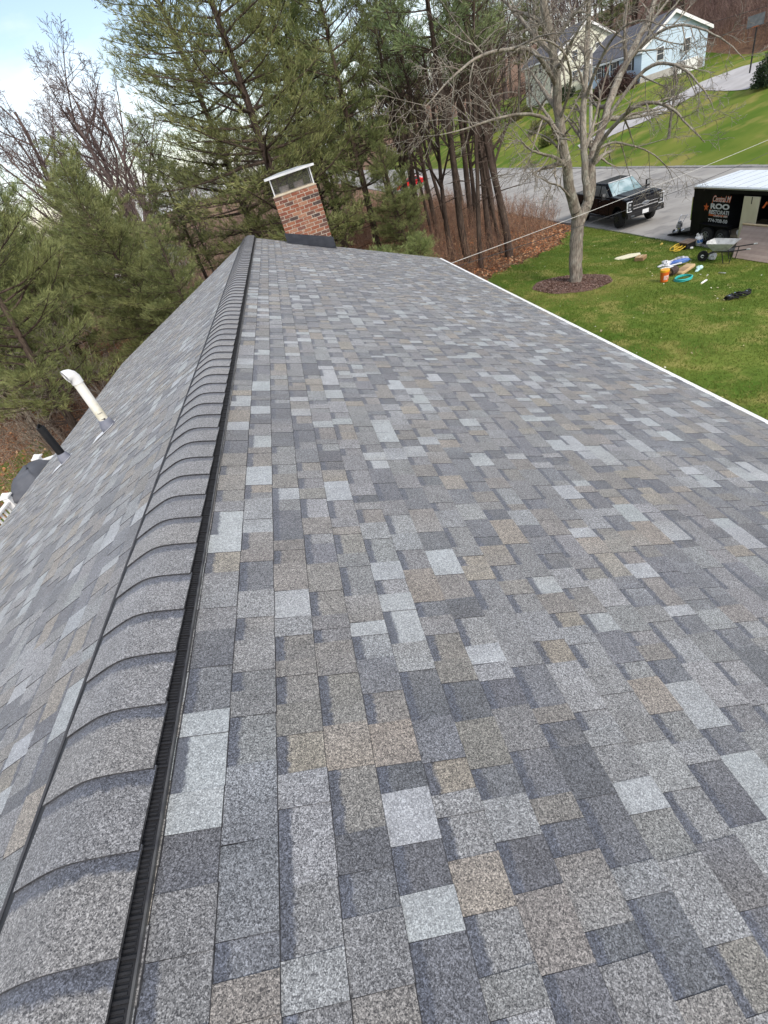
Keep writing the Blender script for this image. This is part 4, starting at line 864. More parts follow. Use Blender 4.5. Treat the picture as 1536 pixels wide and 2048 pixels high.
# planting round the blue house
for x, y, s in ((44.0, 70.4, .95), (43.6, 72.6, .7)): put(shA, x, y, 'rounded dormant brown shrub against the pale blue house', 'shrub', 'brown shrubs against the pale blue house', s)
for x, y, s in ((44.3, 74.6, .6), (44.4, 79.0, .5), (44.3, 84.5, 1.1)): put(shB, x, y, 'dark clipped shrub under the windows of the pale blue house', 'shrub', 'dark shrubs along the pale blue house', s)
p = gp(1532, 172); put(shC, p[0]+.4, p[1], 'dark evergreen shrub at the top of the hillside lawn', 'shrub', None, (1.1, 1.1, 1.3))
for q, s in (((1075, 262), 1.0), ((1100, 285), 1.1), ((1040, 235), 1.2), ((985, 265), 1.3)): p = gp(*q); put(shD, p[0], p[1], 'yellow green shrub at the far verge behind the maple', 'shrub', 'yellow green shrubs on the far verge', s)
p = gp(1337, 277); tS = bare_tree(46, 6.0, .12, SP1, 4, 'grey', minr=.009, name='small_bare_tree'); put(tS, p[0], p[1], 'small bare tree alone on the hillside lawn beside the driveway', 'tree', None, 1, .4)
# basketball hoop
p = gp(1499, 147); hoop = thing('basketball_hoop', 'basketball hoop with grey backboard on a dark pole beside the driveway', 'basketball hoop', tuple(p))
mb = MB(); mb.tube([(0, 0, -.1), (0, 0, 3.0), (-.4, -.3, 3.4)], .06, 8); mb.build('pole', m_black, hoop, world=False)
mb = MB(); mb.box((-.55, -.42, 3.45), (1.15, .05, .75), rz=radians(-38)); mb.build('backboard', pm('backboard', (.09, .10, .11), (.13, .14, .15), 4, .4), hoop, world=False)
mb = MB(); rr = [Vector((-.75+.23*cos(2*pi*k/14), -.68+.23*sin(2*pi*k/14), 3.08)) for k in range(15)]; mb.tube(rr, .015, 5, cap=False); mb.build('rim', pm('rim_orange', (.45, .12, .03)), hoop, world=False)
# utility pole across the street, service wires
p = gp(1172, 306); up = thing('utility_pole', 'pale grey wooden utility pole standing behind the maple branches', 'utility pole', (p[0]+.5, p[1], hz(p[0]+.5, p[1])))
m_pole = pm('weathered_pole', (.36, .33, .29), (.46, .43, .39), 2, .95, .3, aniso=(6, 6, .6)); mb = MB(); mb.tube([(0, 0, -.3), (0, 0, 4), (0, 0, 7.6)], [.17, .15, .13], 12); mb.build('pole', m_pole, up, world=False)
mb = MB(); mb.lathe([(.16, 0), (.16, .06), (.06, .2)], 10, (0, 0, 7.55)); mb.build('pole_cap', m_white, up, world=False); mb = MB(); mb.box((-.15, 0, 6.8), (.2, .25, .35)); mb.build('junction_box', m_white, up, world=False)
def wire(name, A, B, sag, r, mat, label, n=26):
    A, B = Vector(A), Vector(B); mb = MB(); mb.tube([A.lerp(B, i/n)-Vector((0, 0, sag*4*(i/n)*(1-i/n))) for i in range(n+1)], r, 6); o = mb.build(name, mat); return tag(o, label, 'wire')
A = aty(905, 531, 13.3); d = ray(1655, 228); t = 26.5/d[0]; B = CAM+d*t
m_wire = pm('weathered_cable', (.50, .48, .45), (.60, .58, .55), 5, .6); m_wd = pm('dark_cable', (.035, .035, .04), (.06, .06, .06), 5, .6)
# attach to the near fascia
A = np.array((XR+DR*cs+.06, 13.4, ZR-DR*sn-.05))
pw = thing('roadside_pole', 'wooden pole carrying the service cable at the roadside', 'utility pole', (B[0], B[1], hz(B[0], B[1]))); mb = MB(); mb.tube([(0, 0, -.3), (0, 0, max(8, B[2]+2.2))], [.17, .13], 12); mb.build('pole', m_pole, pw, world=False)
wire('service_cable', A, B, .12, .0075, m_wire, 'pale twisted service cable running from the white gutter past the maple')
wire('telephone_cable', A+np.array((0, -.06, -.1)), B+np.array((0, 0, -.45)), .3, .008, m_wd, 'thin dark cable just below the pale service cable')
for dz_, lb in ((7.3, 'upper'), (6.5, 'lower')):
    wire('street_cable', (p[0]+.5, p[1], hz(p[0]+.5, p[1])+dz_), (p[0]+3.5, p[1]-48, 6.6+dz_-7.3), .7, .012, m_wd, lb+' dark cable strung along the street from the pale pole')
# ------------------------------------------------------------------ deck beside the house
DXo, DZ = -7.15, 1.72; DY0, DY1 = 2.5, 11.1; hxl = XR-DL*cs+.3
m_deck = pm('deck_boards', (.42, .40, .37), (.5, .48, .45), 2, .8, aniso=(1, .2, 1)); deck = thing('deck', 'deck of grey boards beside the house', 'deck', ((DXo+hxl)/2, (DY0+DY1)/2, -.8))
k = 0; x = DXo+.05
while x < hxl: mb = MB(); mb.box((x+.068, (DY0+DY1)/2, DZ-.015), (.136, DY1-DY0, .03)); mb.build('board', m_deck, deck); x += .143
for yy in (DY0+.1, 6.8, DY1-.1):
    mb = MB(); mb.box((DXo+.1, yy, (DZ-.03-1)/2), (.14, .14, DZ-.03+1)); mb.build('post', m_white, deck)
rail = thing('deck_railing', 'white vinyl deck railing with square capped posts', 'railing', (DXo, DY1, DZ)); RT = DZ+.98
def baluster_run(a, b):
    a, b = Vector(a), Vector(b); L_ = (b-a).length; ang = atan2(b.y-a.y, b.x-a.x); c = (a+b)/2
    mb = MB(); mb.box((c.x, c.y, RT), (L_, .09, .05), ang); mb.build('top_rail', m_white, rail, bevel=.01); mb = MB(); mb.box((c.x, c.y, DZ+.1), (L_, .05, .06), ang); mb.build('bottom_rail', m_white, rail)
    n = int(L_/.125)
    for i in range(1, n): q = a.lerp(b, i/n); mb = MB(); mb.box((q.x, q.y, (DZ+.13+RT-.025)/2), (.035, .035, RT-.025-DZ-.13), ang); mb.build('baluster', m_white, rail)
posts = [(DXo, y_) for y_ in (3.5, 5.4, 7.4, 9.35, 11.0)]
for i, (x, y_) in enumerate(posts+[(DXo+1.15, 11.0)]):
    mb = MB(); mb.box((x, y_, DZ+.54), (.12, .12, 1.08)); po = mb.build('post', m_white, rail); mb = MB(); mb.box((x, y_, DZ+1.09), (.19, .19, .03)); mb.hexa([(x-.08, y_-.08, DZ+1.105), (x+.08, y_-.08, DZ+1.105), (x+.08, y_+.08, DZ+1.105), (x-.08, y_+.08, DZ+1.105), (x-.01, y_-.01, DZ+1.17), (x+.01, y_-.01, DZ+1.17), (x+.01, y_+.01, DZ+1.17), (x-.01, y_+.01, DZ+1.17)]); mb.build('post_cap', m_white, po)
    if 0 < i < 5: baluster_run((x, posts[i-1][1]+.06, 0), (x, y_-.06, 0))
baluster_run((DXo+.06, 11.0, 0), (DXo+1.09, 11.0, 0))
# grill under its grey cover: draped cloth from a deformed grid
gl = thing('covered_grill', 'barbecue grill under a draped dark grey cover on the deck', 'grill', (-6.86, 10.05, DZ), 0, None, (1.1, 1.2, 1.06))
def drape(nx_=36, nz_=16):
    V = []; F = []; prof = [(0, .55, .24), (.25, .54, .26), (.55, .52, .27), (.78, .55, .30), (.86, .60, .31), (.93, .56, .29), (1.08, .34, .26), (1.16, .28, .18), (1.17, .02, .02)]
    for i, (z_, a, b) in enumerate(prof):
        for k in range(nx_):
            t = 2*pi*k/nx_; e = .28; cx_ = abs(cos(t))**e*(1 if cos(t) > 0 else -1); sy = abs(sin(t))**e*(1 if sin(t) > 0 else -1); wv = 1+(.035*sin(7*t+z_*3)+.025*sin(13*t))*(1-z_/1.2)
            V.append((b*cx_*wv, a*sy*wv, z_+.012*sin(5*t)*(z_ > 0)))
    for i in range(len(prof)-1):
        for k in range(nx_): k2 = (k+1) % nx_; F.append((i*nx_+k, i*nx_+k2, (i+1)*nx_+k2, (i+1)*nx_+k))
    return V, F
V, F = drape(); np_obj('cover', V, F, [pm('cover_cloth', (.085, .09, .105), (.12, .125, .14), 4, .75, .15)], gl, world=False, smooth=True)
mb = MB(); mb.box((-.272, .15, .62), (.01, .05, .03)); mb.box((-.272, -.1, .66), (.01, .05, .03)); mb.build('buckle', m_wsid, gl, world=False)
# ------------------------------------------------------------------ pick-up truck
m_paint = pm('black_car_paint', (.004, .0042, .006), (.006, .006, .008), 3, .25, spec=.07); m_trim = pm('black_trim', (.018, .018, .02), rough=.6); m_chrome = pm('chrome', (.62, .64, .66), (.7, .71, .73), 5, .18, metal=1)
m_tyre = pm('tyre_rubber', (.018, .018, .019), (.03, .03, .03), 9, .85); m_rim = pm('dark_rim', (.05, .05, .055), rough=.35, metal=.6); m_lamp = pm('lamp_lens', (.75, .77, .80), rough=.15, spec=.6)
m_wind = pm('windscreen', (.20, .30, .31), (.42, .52, .53), 2.2, .06, spec=.9, coat=.6)  # pale teal of the reflected sky put into the glass colour
fw = gp(1236, 457); tr = thing('pickup_truck', 'black crew cab pickup truck parked at the street edge facing the trailer', 'truck', (fw[0]+1.06, fw[1]+1.95, STR_Z+.008), radians(180-4))
def bd(mb, name, mat, bevel=.03, parent=tr): return mb.build(name, mat, parent, world=False, bevel=bevel)
def arch(yc, zc, r, n=9): return [(yc+r*cos(pi*k/n), zc+r*sin(pi*k/n)) for k in range(n+1)]
WB0, WB1, TW = 2.0, -2.06, .99
prof = [(2.92, .62)] + [(3.0, 1.0), (2.97, 1.30), (2.84, 1.42), (2.3, 1.47), (1.2, 1.5), (1.1, 1.38), (-1.28, 1.36), (-1.30, 1.46), (-3.32, 1.46), (-3.36, .75)] + [(-3.3, .62)] + [q for q in reversed(arch(WB1, .55, .52))] + [(-1.2, .5), (1.2, .5)] + [q for q in reversed(arch(WB0, .55, .52))]
mb = MB(); mb.prism(prof, -TW, TW); bd(mb, 'body', m_paint, .05)
mb = MB(); mb.hexa([(-.80, 1.3, 1.44), (.80, 1.3, 1.44), (.74, 2.74, 1.38), (-.74, 2.74, 1.38), (-.66, 1.34, 1.545), (.66, 1.34, 1.545), (.6, 2.6, 1.49), (-.6, 2.6, 1.49)]); bd(mb, 'hood', m_paint, .03)
mb = MB(); mb.hexa([(-.96, -1.26, 1.34), (.96, -1.26, 1.34), (.94, 1.26, 1.40), (-.94, 1.26, 1.40), (-.78, -1.12, 2.02), (.78, -1.12, 2.02), (.74, .30, 2.04), (-.74, .30, 2.04)]); bd(mb, 'cab', m_paint, .06)
def cabpt(s, y, z): t = (z-1.34)/.68; return (s*(.96-.19*t+.012), y, z)
for s in (-1, 1):
    for ya, yb, yc, yd in ((-1.10, -.16, -.16, -.98), (-.06, 1.02, .28, -.06)):
        mb = MB(); q = [cabpt(s, ya, 1.46), cabpt(s, yb, 1.46), cabpt(s, yc, 1.92), cabpt(s, yd, 1.92)]; mb.hexa(q+[(a+s*.012, b, c) for a, b, c in q]); bd(mb, 'side_window', m_glass, 0)
    for ya, yb in ((-1.22, -.14), (-.08, 1.08)):
        mb = MB(); mb.box((s*(TW+.004), (ya+yb)/2, .98), (.02, yb-ya, .74)); dd = bd(mb, 'door', m_paint, .012); mb = MB(); mb.box((s*(TW+.03), ya+.16, 1.22), (.035, .2, .045)); bd(mb, 'door_handle', m_trim, .008, dd)
    mb = MB(); mb.tube([(s*.95, .95, 1.45), (s*1.2, .98, 1.5)], .025, 6); mb.box((s*1.27, .97, 1.58), (.2, .12, .34)); bd(mb, 'mirror', m_trim, .02); mb = MB(); mb.box((s*1.27, 1.035, 1.62), (.16, .012, .2)); bd(mb, 'mirror_cap', m_chrome, 0)
    mb = MB(); mb.box((s*(TW+.06), 0, .47), (.18, 2.5, .05)); bd(mb, 'running_board', m_trim, .01)
    for yw in (WB0, WB1):
        mb = MB(); mb.lathe([(.24, -.14), (.37, -.145), (.415, -.11), (.425, 0), (.415, .11), (.37, .145), (.24, .14)], 26, (s*(TW-.13), yw, .425), 'X'); wl = mb.build('wheel', m_tyre, tr, world=False, smooth=True)
        mb = MB(); mb.lathe([(.25, 0), (.245, .02), (.2, .005), (.08, .03), (.05, .05)], 20, (s*(TW-.13)+s*.12, yw, .425), 'X')
        for k in range(8): a = 2*pi*k/8; mb.box((s*(TW-.13)+s*.145, yw+.15*cos(a), .425+.15*sin(a)), (.025, .05, .16), rx=a-pi/2)
        mb.build('rim', m_rim, wl, world=True) if False else mb.build('rim', m_rim, wl, world=False)
mb = MB(); q = [(-.82, 1.17, 1.46), (.82, 1.17, 1.46), (.70, .37, 1.99), (-.70, .37, 1.99)]; nrm = Vector((0, .55, .83)); mb.hexa([tuple(Vector(p_)+nrm*.012) for p_ in q]+[tuple(Vector(p_)+nrm*.028) for p_ in q]); bd(mb, 'windscreen', m_wind, 0)
mb = MB(); mb.box((0, .31, 2.035), (1.36, .1, .03)); bd(mb, 'visor_strip', pm('white_strip', (.72, .73, .74), rough=.3), .01)
for s in (-1, 1): mb = MB(); mb.tube([(s*.12, 1.19, 1.475), (s*.12+.32, 1.0, 1.60)], .012, 5); bd(mb, 'wiper', m_trim, 0)
mb = MB(); mb.box((0, 2.985, 1.08), (1.40, .05, .50)); gr = bd(mb, 'grille', m_trim, .02)
for zz in (.95, 1.1): mb = MB(); mb.box((0, 3.015, zz), (1.36, .03, .02 if zz > 1 else .05)); bd(mb, 'grille_bar', m_chrome, .006, gr)
mb = MB(); mb.lathe([(.0, 0), (.115, 0), (.115, .015), (.0, .02)], 24, (0, 0, 0), 'Y'); bo = mb.build('badge', pm('badge_silver', (.55, .57, .6), rough=.25, metal=.6), gr, world=False); bo.location = (0, 3.03, 1.1); bo.scale = (1.75, 1, .82)
# MB.M maps local text onto the grille front (faces +y)
to = text_obj('badge_lettering', 'Ford', .14, pm('badge_ink', (.03, .05, .12), rough=.4), (.145, 3.056, 1.062), (-1, 0, 0), (0, 0, 1), None, bold=.002, shear=.3); to.parent = gr
for s in (-1, 1):
    mb = MB(); mb.box((s*.83, 2.955, 1.1), (.30, .08, .46)); hl = bd(mb, 'headlight', m_trim, .02)
    mb = MB(); mb.box((s*.975, 2.985, 1.1), (.045, .1, .48)); mb.box((s*.85, 3.0, 1.33), (.26, .05, .045)); mb.box((s*.85, 3.0, .87), (.26, .05, .04)); bd(mb, 'light_strip', m_lamp, .008, hl)
    for zz in (1.0, 1.18): mb = MB(); mb.lathe([(.0, 0), (.06, 0), (.065, .02), (.03, .035)], 12, (s*.84, 2.995, zz), 'Y'); bd(mb, 'lamp', pm('lamp_glass', (.32, .33, .35), rough=.1, spec=.7), 0, hl)
mb = MB(); mb.box((0, 3.0, .68), (2.0, .22, .26)); bp_ = bd(mb, 'bumper', m_trim, .04); mb = MB(); mb.box((0, 3.02, .82), (1.9, .2, .035)); bd(mb, 'bumper_trim', m_trim, .008, bp_); mb = MB(); mb.box((.03, 3.12, .72), (.34, .012, .19)); bd(mb, 'licence_plate', pm('plate_white', (.78, .79, .80), rough=.4), 0, bp_)
for s in (-1, 1): mb = MB(); mb.box((s*.72, 3.11, .64), (.2, .02, .09)); bd(mb, 'fog_lamp', m_glass, .01, bp_)
mb = MB(); mb.box((0, -2.32, 1.38), (1.7, 1.9, .02)); bd(mb, 'bed_cover', m_trim, .0)
mb = MB(); mb.box((-(TW+.022), .5, 1.285), (.006, .85, .075)); mb.box((-(TW+.022), -.3, 1.275), (.006, .45, .055)); bd(mb, 'door_decal', pm('decal_red', (.62, .20, .17), (.78, .74, .72), 9, .4, lo=.45, hi=.55), 0)
# ------------------------------------------------------------------ enclosed trailer
TX = 17.72; TZ = STR_Z+.008; sc_ = TX/15.6
def tyz(px, py): q = atx(px, py, TX); return q[1], q[2]
yr = tyz(1390, 372)[0]; zt = tyz(1390, 374)[1]; zb_ = tyz(1381, 467)[1]; yk = tyz(1521, 377)[0]; yf = yk-.3
trl = thing('cargo_trailer', 'black enclosed cargo trailer with white roof and roofing company lettering', 'trailer', (TX+1.05, (yr+yk)/2, TZ))
m_tblk = pm('trailer_black', (.005, .005, .006), (.008, .008, .009), 3, .5, spec=.12); m_troof = pm('trailer_roof', (.66, .72, .76), (.74, .79, .82), 1.2, .4, spec=.4, aniso=(1, 8, 1)); m_tin = pm('trailer_inside', (.30, .24, .17), (.38, .31, .22), 3, .8)
TXb = TX+2.15; fl = zb_+.12; dL = tyz(1459, 400)[0]; dT = tyz(1470, 388)[1]; yF = yk-3.2; dR = tyz(1480, 400)[0]-1.55
mb = MB(); mb.box((TX+.03, (yr+dL)/2, (zb_+zt)/2), (.06, yr-dL, zt-zb_)); mb.box((TX+.03, (dL+dR)/2, (dT+zt)/2), (.06, dL-dR, zt-dT)); mb.box((TX+.03, (dR+yF)/2, (zb_+zt)/2), (.06, dR-yF, zt-zb_)); mb.box((TX+.03, (dL+dR)/2, (zb_+fl)/2-.03), (.06, dL-dR, fl-zb_-.06)); mb.build('side_wall', m_tblk, trl)
mb = MB(); mb.box((TXb-.03, (yr+yF)/2, (zb_+zt)/2), (.06, yr-yF, zt-zb_)); mb.build('side_wall', m_tblk, trl)
mb = MB(); mb.prism([(TX, yF), (TXb, yF), (TX+1.4, yF-1.0), (TX+.75, yF-1.0)], zb_, zt, plane='XY'); mb.build('nose', m_tblk, trl)
mb = MB(); mb.box(((TX+TXb)/2, (yr+yF)/2, fl-.03), (TXb-TX-.12, yr-yF, .06)); mb.build('floor', m_tin, trl)
mb = MB(); z0 = zt+.003; hN = .16
mb.hexa([(TX-.02, yF-.3, z0), (TXb+.02, yF-.3, z0), (TXb+.02, yr+.02, z0), (TX-.02, yr+.02, z0), (TX+.02, yF-.25, z0+.05), (TXb-.02, yF-.25, z0+.05), (TXb-.02, yr-.02, z0+.05), (TX+.02, yr-.02, z0+.05)]); rf = mb.build('roof', m_troof, trl)
for i in range(10): yy = yr-.35-i*.62; mb = MB(); mb.box(((TX+TXb)/2, yy, z0+.055), (TXb-TX-.06, .03, .012)); mb.build('roof_bow', pm('roof_seam', (.42, .46, .5), rough=.5), rf)
mb = MB(); mb.box((TX-.012, (yr+yF)/2, zt-.02), (.02, yr-yF, .05)); mb.build('corner_trim', pm('trim_aluminium', (.55, .58, .6), rough=.3, metal=.6), trl)
for zz, hh in ((zt-.06, .1), (zb_+.04, .1)): mb = MB(); mb.box((TX+1.07, yr+.02, zz), (2.1, .06, hh)); mb.build('rear_frame', m_tblk, trl)
mb = MB(); mb.box((TX-.03, yr-.02, (zb_+zt)/2+.1), (.03, .05, (zt-zb_)*.5)); mb.build('hinge_bar', m_chrome, trl)
mb = MB(); mb.box(((TX+TXb)/2, dL+.55, (fl+zt)/2-.05), (TXb-TX-.3, .5, zt-fl-.15)); mb.build('added_blocker', m_trim, trl)  # added dark block, stops the bright street showing through the trailer
# rear ramp lowered onto the street
mb = MB(); mb.hexa([(TX+.08, yr+.05, fl-.08), (TXb-.08, yr+.05, fl-.08), (TXb-.08, yr+1.6, TZ+.01), (TX+.08, yr+1.6, TZ+.01), (TX+.08, yr+.05, fl-.02), (TXb-.08, yr+.05, fl-.02), (TXb-.08, yr+1.62, TZ+.05), (TX+.08, yr+1.62, TZ+.05)]); mb.build('rear_ramp', m_tblk, trl)
wy = tyz(1416, 478)[0]
for yy in (wy, wy-.86):
    mb = MB(); mb.lathe([(.18, -.1), (.31, -.105), (.345, -.07), (.345, .07), (.31, .105), (.18, .1)], 22, (TX-.06, yy, TZ+.345), 'X'); wl = mb.build('wheel', m_tyre, trl, smooth=True)
    mb = MB(); mb.lathe([(.19, 0), (.185, -.02), (.15, .0), (.06, -.02), (.04, -.03)], 18, (TX-.15, yy, TZ+.345), 'X')
    for k in range(6): a = 2*pi*k/6; mb.box((TX-.168, yy+.11*cos(a), TZ+.345+.11*sin(a)), (.02, .045, .12), rx=a-pi/2)
    mb.build('rim', pm('alloy_rim', (.30, .31, .32), rough=.35, metal=.6), wl)
mb = MB(); mb.tube([(TX-.1, wy+.5, TZ+.5), (TX-.1, wy+.4, TZ+.78), (TX-.1, wy-1.26, TZ+.78), (TX-.1, wy-1.36, TZ+.5)], [.02]*4, 4); mb.box((TX-.1, wy-.43, TZ+.79), (.26, 1.7, .03)); mb.build('fender', m_tblk, trl)
m_let = pm('lettering_silver', (.70, .71, .73), (.50, .51, .53), 4, .4); m_org = pm('lettering_orange', (.62, .13, .04), rough=.4)
def lt(body, px, py, hpx, wpx, mat, dx, bold=.01, shear=0):
    y_, z_ = tyz(px, py); y2, z2 = tyz(px, py-hpx); y3, _ = tyz(px+wpx, py); cu = text_obj('lettering', body, 1., mat, (0, 0, 0), (1, 0, 0), (0, 1, 0), trl, bold=bold, shear=shear)
    xs_ = [v.co.x for v in cu.data.vertices]; ys_ = [v.co.y for v in cu.data.vertices]; sx = abs(y3-y_)/(max(xs_)-min(xs_)); sy = abs(z2-z_)/(max(ys_)-min(ys_)); x0_, y0_ = min(xs_), min(ys_)
    for v in cu.data.vertices: v.co = (TX-dx, y_-(v.co.x-x0_)*sx, z_+(v.co.y-y0_)*sy)
lt('Central M', 1425, 404, 14, 37, m_org, .006, .05, .25); lt('Central M', 1426, 403, 12, 35, m_let, .010, .0, .25)
mb = MB(); a = tyz(1418, 430); b = tyz(1459, 403); mb.add([(TX-.005, a[0]+.02, a[1]-.02), (TX-.005, b[0]-.02, a[1]-.02), (TX-.005, b[0]-.02, b[1]), (TX-.005, a[0]-.1, b[1])], [(0, 1, 2, 3)]); mb.build('lettering_panel', m_org, trl)
mb = MB(); mb.add([(TX-.007, a[0]-.05, a[1]+.04), (TX-.007, b[0]-.03, a[1]+.04), (TX-.007, b[0]-.03, b[1]-.03), (TX-.007, a[0]-.13, b[1]-.03)], [(0, 1, 2, 3)]); mb.build('lettering_panel', m_tblk, trl)
lt('ROO', 1421, 417, 11, 38, m_let, .010, .045); lt('RESTORATI', 1418, 427, 8, 40, m_let, .010, .03); lt('Oxford, MA', 1427, 434, 5.5, 28, m_let, .010, .01, .3); lt('774-708-50', 1416, 443, 7, 39, m_let, .010, .03)
sy_, sz_ = tyz(1413, 414); pts = [(TX-.012, sy_-(.17 if k % 2 == 0 else .07)*sin(pi*k/5), sz_+(.17 if k % 2 == 0 else .07)*cos(pi*k/5)) for k in range(10)]; mb = MB(); mb.add(pts, [tuple(range(10))]); mb.build('star', m_org, trl)
# door folded back with its cream inside showing; slanted logo stroke on the front part
c0 = tyz(1491, 392); c1 = tyz(1522, 396); c2 = tyz(1487, 452); m_crm = pm('cream_panel', (.60, .55, .40), (.66, .61, .46), 2, .6)
dw = c0[0]-c1[0]; mb = MB(); mb.box((TX-.03, (c0[0]+c1[0])/2, (c0[1]+fl)/2), (.04, dw, c0[1]-fl)); dro = mb.build('side_door', m_crm, trl); mb = MB(); mb.box((TX-.06, c0[0]-dw*.55, c0[1]-.12), (.02, .02, .24)); mb.build('door_strap', m_tblk, dro)
oy, oz = tyz(1524, 416); mb = MB()
for (u0, v0, u1, v1) in ((0, 0, .17, .24), (.17, .24, .34, .02)): mb.hexa([(TX-.004, oy-u0, oz+v0), (TX-.004, oy-u0-.09, oz+v0), (TX-.004, oy-u1-.09, oz+v1), (TX-.004, oy-u1, oz+v1), (TX-.008, oy-u0, oz+v0), (TX-.008, oy-u0-.09, oz+v0), (TX-.008, oy-u1-.09, oz+v1), (TX-.008, oy-u1, oz+v1)])
mb.build('logo_stroke', m_org, trl)
# gear inside the open side door
g1 = thing('white_roll_goods', 'white upright roll just inside the trailer side door', 'roll', (TX+.6, dL-.25, fl)); mb = MB(); mb.lathe([(.0, 0), (.11, 0), (.11, .45), (.06, .45), (.06, .40), (.0, .40)], 14); mb.build('roll', m_wsid, g1, world=False)
g2 = thing('blue_white_roll', 'blue and white roll lying on the trailer floor', 'roll', (TX+.4, dL-.5, fl+.1)); mb = MB(); mb.lathe([(.03, -.2), (.1, -.2), (.1, .2), (.03, .2)], 14, (0, 0, 0), 'X'); mb.lathe([(.101, -.1), (.104, -.1), (.104, .06), (.101, .06)], 14, (0, 0, 0), 'X', 1); mb.build('roll', [m_wsid, pm('wrap_blue', (.06, .25, .5))], g2, world=False)
# wide tan plank ramp from the side opening to the lawn
a1 = np.array(atx(1487, 449, TX-.12)); b1 = gp(1465, 516); b2 = gp(1536, 527); dv = Vector(b2-b1).normalized(); Lr = 3.4; a1v, b1v = Vector(a1), Vector(b1)
rp_ = thing('plank_ramp', 'wide tan plank ramp leaning from the lawn up to the trailer side', 'ramp', tuple(b1)); m_plank = [pm('plank_%d' % k, c, tuple(x*.9 for x in c), 2, .8, .1, aniso=(3, 3, 3)) for k, c in enumerate([(.36, .28, .24), (.39, .31, .265), (.34, .265, .23), (.375, .295, .25)])]
up_ = a1v-b1v; n_ = dv.cross(up_).normalized(); n_ = n_ if n_.z > 0 else -n_; npk = 11
for k in range(npk):
    p0 = b1v+up_*(k/npk); p1 = b1v+up_*((k+1)/npk-.0022); q = [p0, p0+dv*Lr, p1+dv*Lr, p1]; lift = n_*(.034+.0015*(k % 3)); mb = MB(); mb.hexa([tuple(v_) for v_ in q]+[tuple(v_+lift) for v_ in q]); mb.build('plank', m_plank[k % 4], rp_)
mb = MB(); q = [a1v+n_*.036-up_*.03, a1v+n_*.036-up_*.03+dv*Lr, a1v+n_*.036+up_*.012+dv*Lr, a1v+n_*.036+up_*.012]; mb.hexa([tuple(v_) for v_ in q]+[tuple(v_+n_*.05) for v_ in q]); mb.build('end_lip', pm('lip_wood', (.55, .42, .26), (.6, .48, .32), 5, .8), rp_)
# ------------------------------------------------------------------ red car far down the street
def small_car(name, label, loc, rz, mat):
    o = thing(name, label, 'car', loc, rz); mb = MB(); mb.prism([(2.15, .3), (2.2, .62), (1.9, .78), (.95, .9), (.3, 1.38), (-1.0, 1.42), (-1.75, .98), (-2.15, .92), (-2.2, .35)]+list(reversed(arch(-1.3, .33, .36, 6)))+list(reversed(arch(1.32, .33, .36, 6))), -.88, .88); mb.build('body', mat, o, world=False, bevel=.06)
    for s in (-1, 1):
        mb = MB(); mb.prism([(.78, .95), (.26, 1.32), (-.95, 1.35), (-1.45, .97)], s*.875, s*.89); mb.build('side_window', m_glass, o, world=False)
        for yy in (1.32, -1.3): mb = MB(); mb.lathe([(.2, -.1), (.32, -.1), (.33, 0), (.32, .1), (.2, .1)], 16, (s*.8, yy, .33), 'X'); wl = mb.build('wheel', m_tyre, o, world=False); mb = MB(); mb.lathe([(.2, 0), (.05, .01)], 12, (s*.9, yy, .33), 'X'); mb.build('rim', m_chrome, wl, world=False)
    mb = MB(); mb.hexa([(-.7, .98, .93), (.7, .98, .93), (.62, .36, 1.36), (-.62, .36, 1.36), (-.7, 1.0, .95), (.7, 1.0, .95), (.62, .38, 1.38), (-.62, .38, 1.38)]); mb.build('windscreen', m_wind, o, world=False)
    for s in (-1, 1): mb = MB(); mb.box((s*.65, 2.16, .66), (.35, .08, .14)); mb.build('headlight', m_lamp, o, world=False)
    return o
small_car('red_car', 'bright red car glimpsed through the pines far down the street', (19.8, 84, STR_Z+.01), radians(72), pm('red_car_paint', (.62, .02, .025), rough=.25, coat=.7))
p = gp(352, 572); small_car('white_car', 'white car glimpsed below the pines beyond the roof edge', (p[0], p[1], hz(p[0], p[1])), radians(70), pm('white_car_paint', (.75, .76, .77), rough=.3))
# ------------------------------------------------------------------ things left on the lawn
def base(px, py): p = gp(px, py); return (p[0], p[1], hz(p[0], p[1])+.03)
# foam board and the box beside it
o = thing('foam_board', 'cream foam board lying flat on the grass beside a cardboard box', 'board', base(1252, 516), radians(-20)); mb = MB(); mb.prism([(-.62, -.05), (-.3, -.26), (.55, -.2), (.6, .1), (.2, .28), (-.35, .2)], .0, .035, plane='XY'); mb.build('board', pm('foam_cream', (.72, .68, .48), (.78, .74, .55), 3, .8), o, world=False)
m_card = pm('cardboard', (.36, .235, .12), (.44, .30, .165), 4, .9); m_card_shaded = pm('cardboard_shaded', (.26, .165, .085), (.31, .2, .11), 4, .9)  # carton sides use a darker copy of the cardboard, shade painted into it
def carton(name, label, loc, rz, d, tape=True, tilt=0):
    o = thing(name, label, 'box', loc, rz); mb = MB(); mb.box((0, 0, d[2]/2), d); bx = mb.build('carton', m_card_shaded, o, world=False, bevel=.012)
    for s in (-1, 1): mb = MB(); mb.box((0, s*(d[1]/4+.001), d[2]+.004), (d[0]-.01, d[1]/2-.008, .006), rx=s*tilt); mb.build('flap', m_card, o, world=False)
    if tape: mb = MB(); mb.box((0, 0, d[2]+.010), (d[0]*.96, .06, .003)); mb.build('tape', pm('packing_tape', (.5, .37, .2), rough=.3), o, world=False)
    return o
carton('cardboard_box', 'small brown cardboard box at the end of the cream foam board', base(1281, 521), radians(35), (.42, .36, .14))
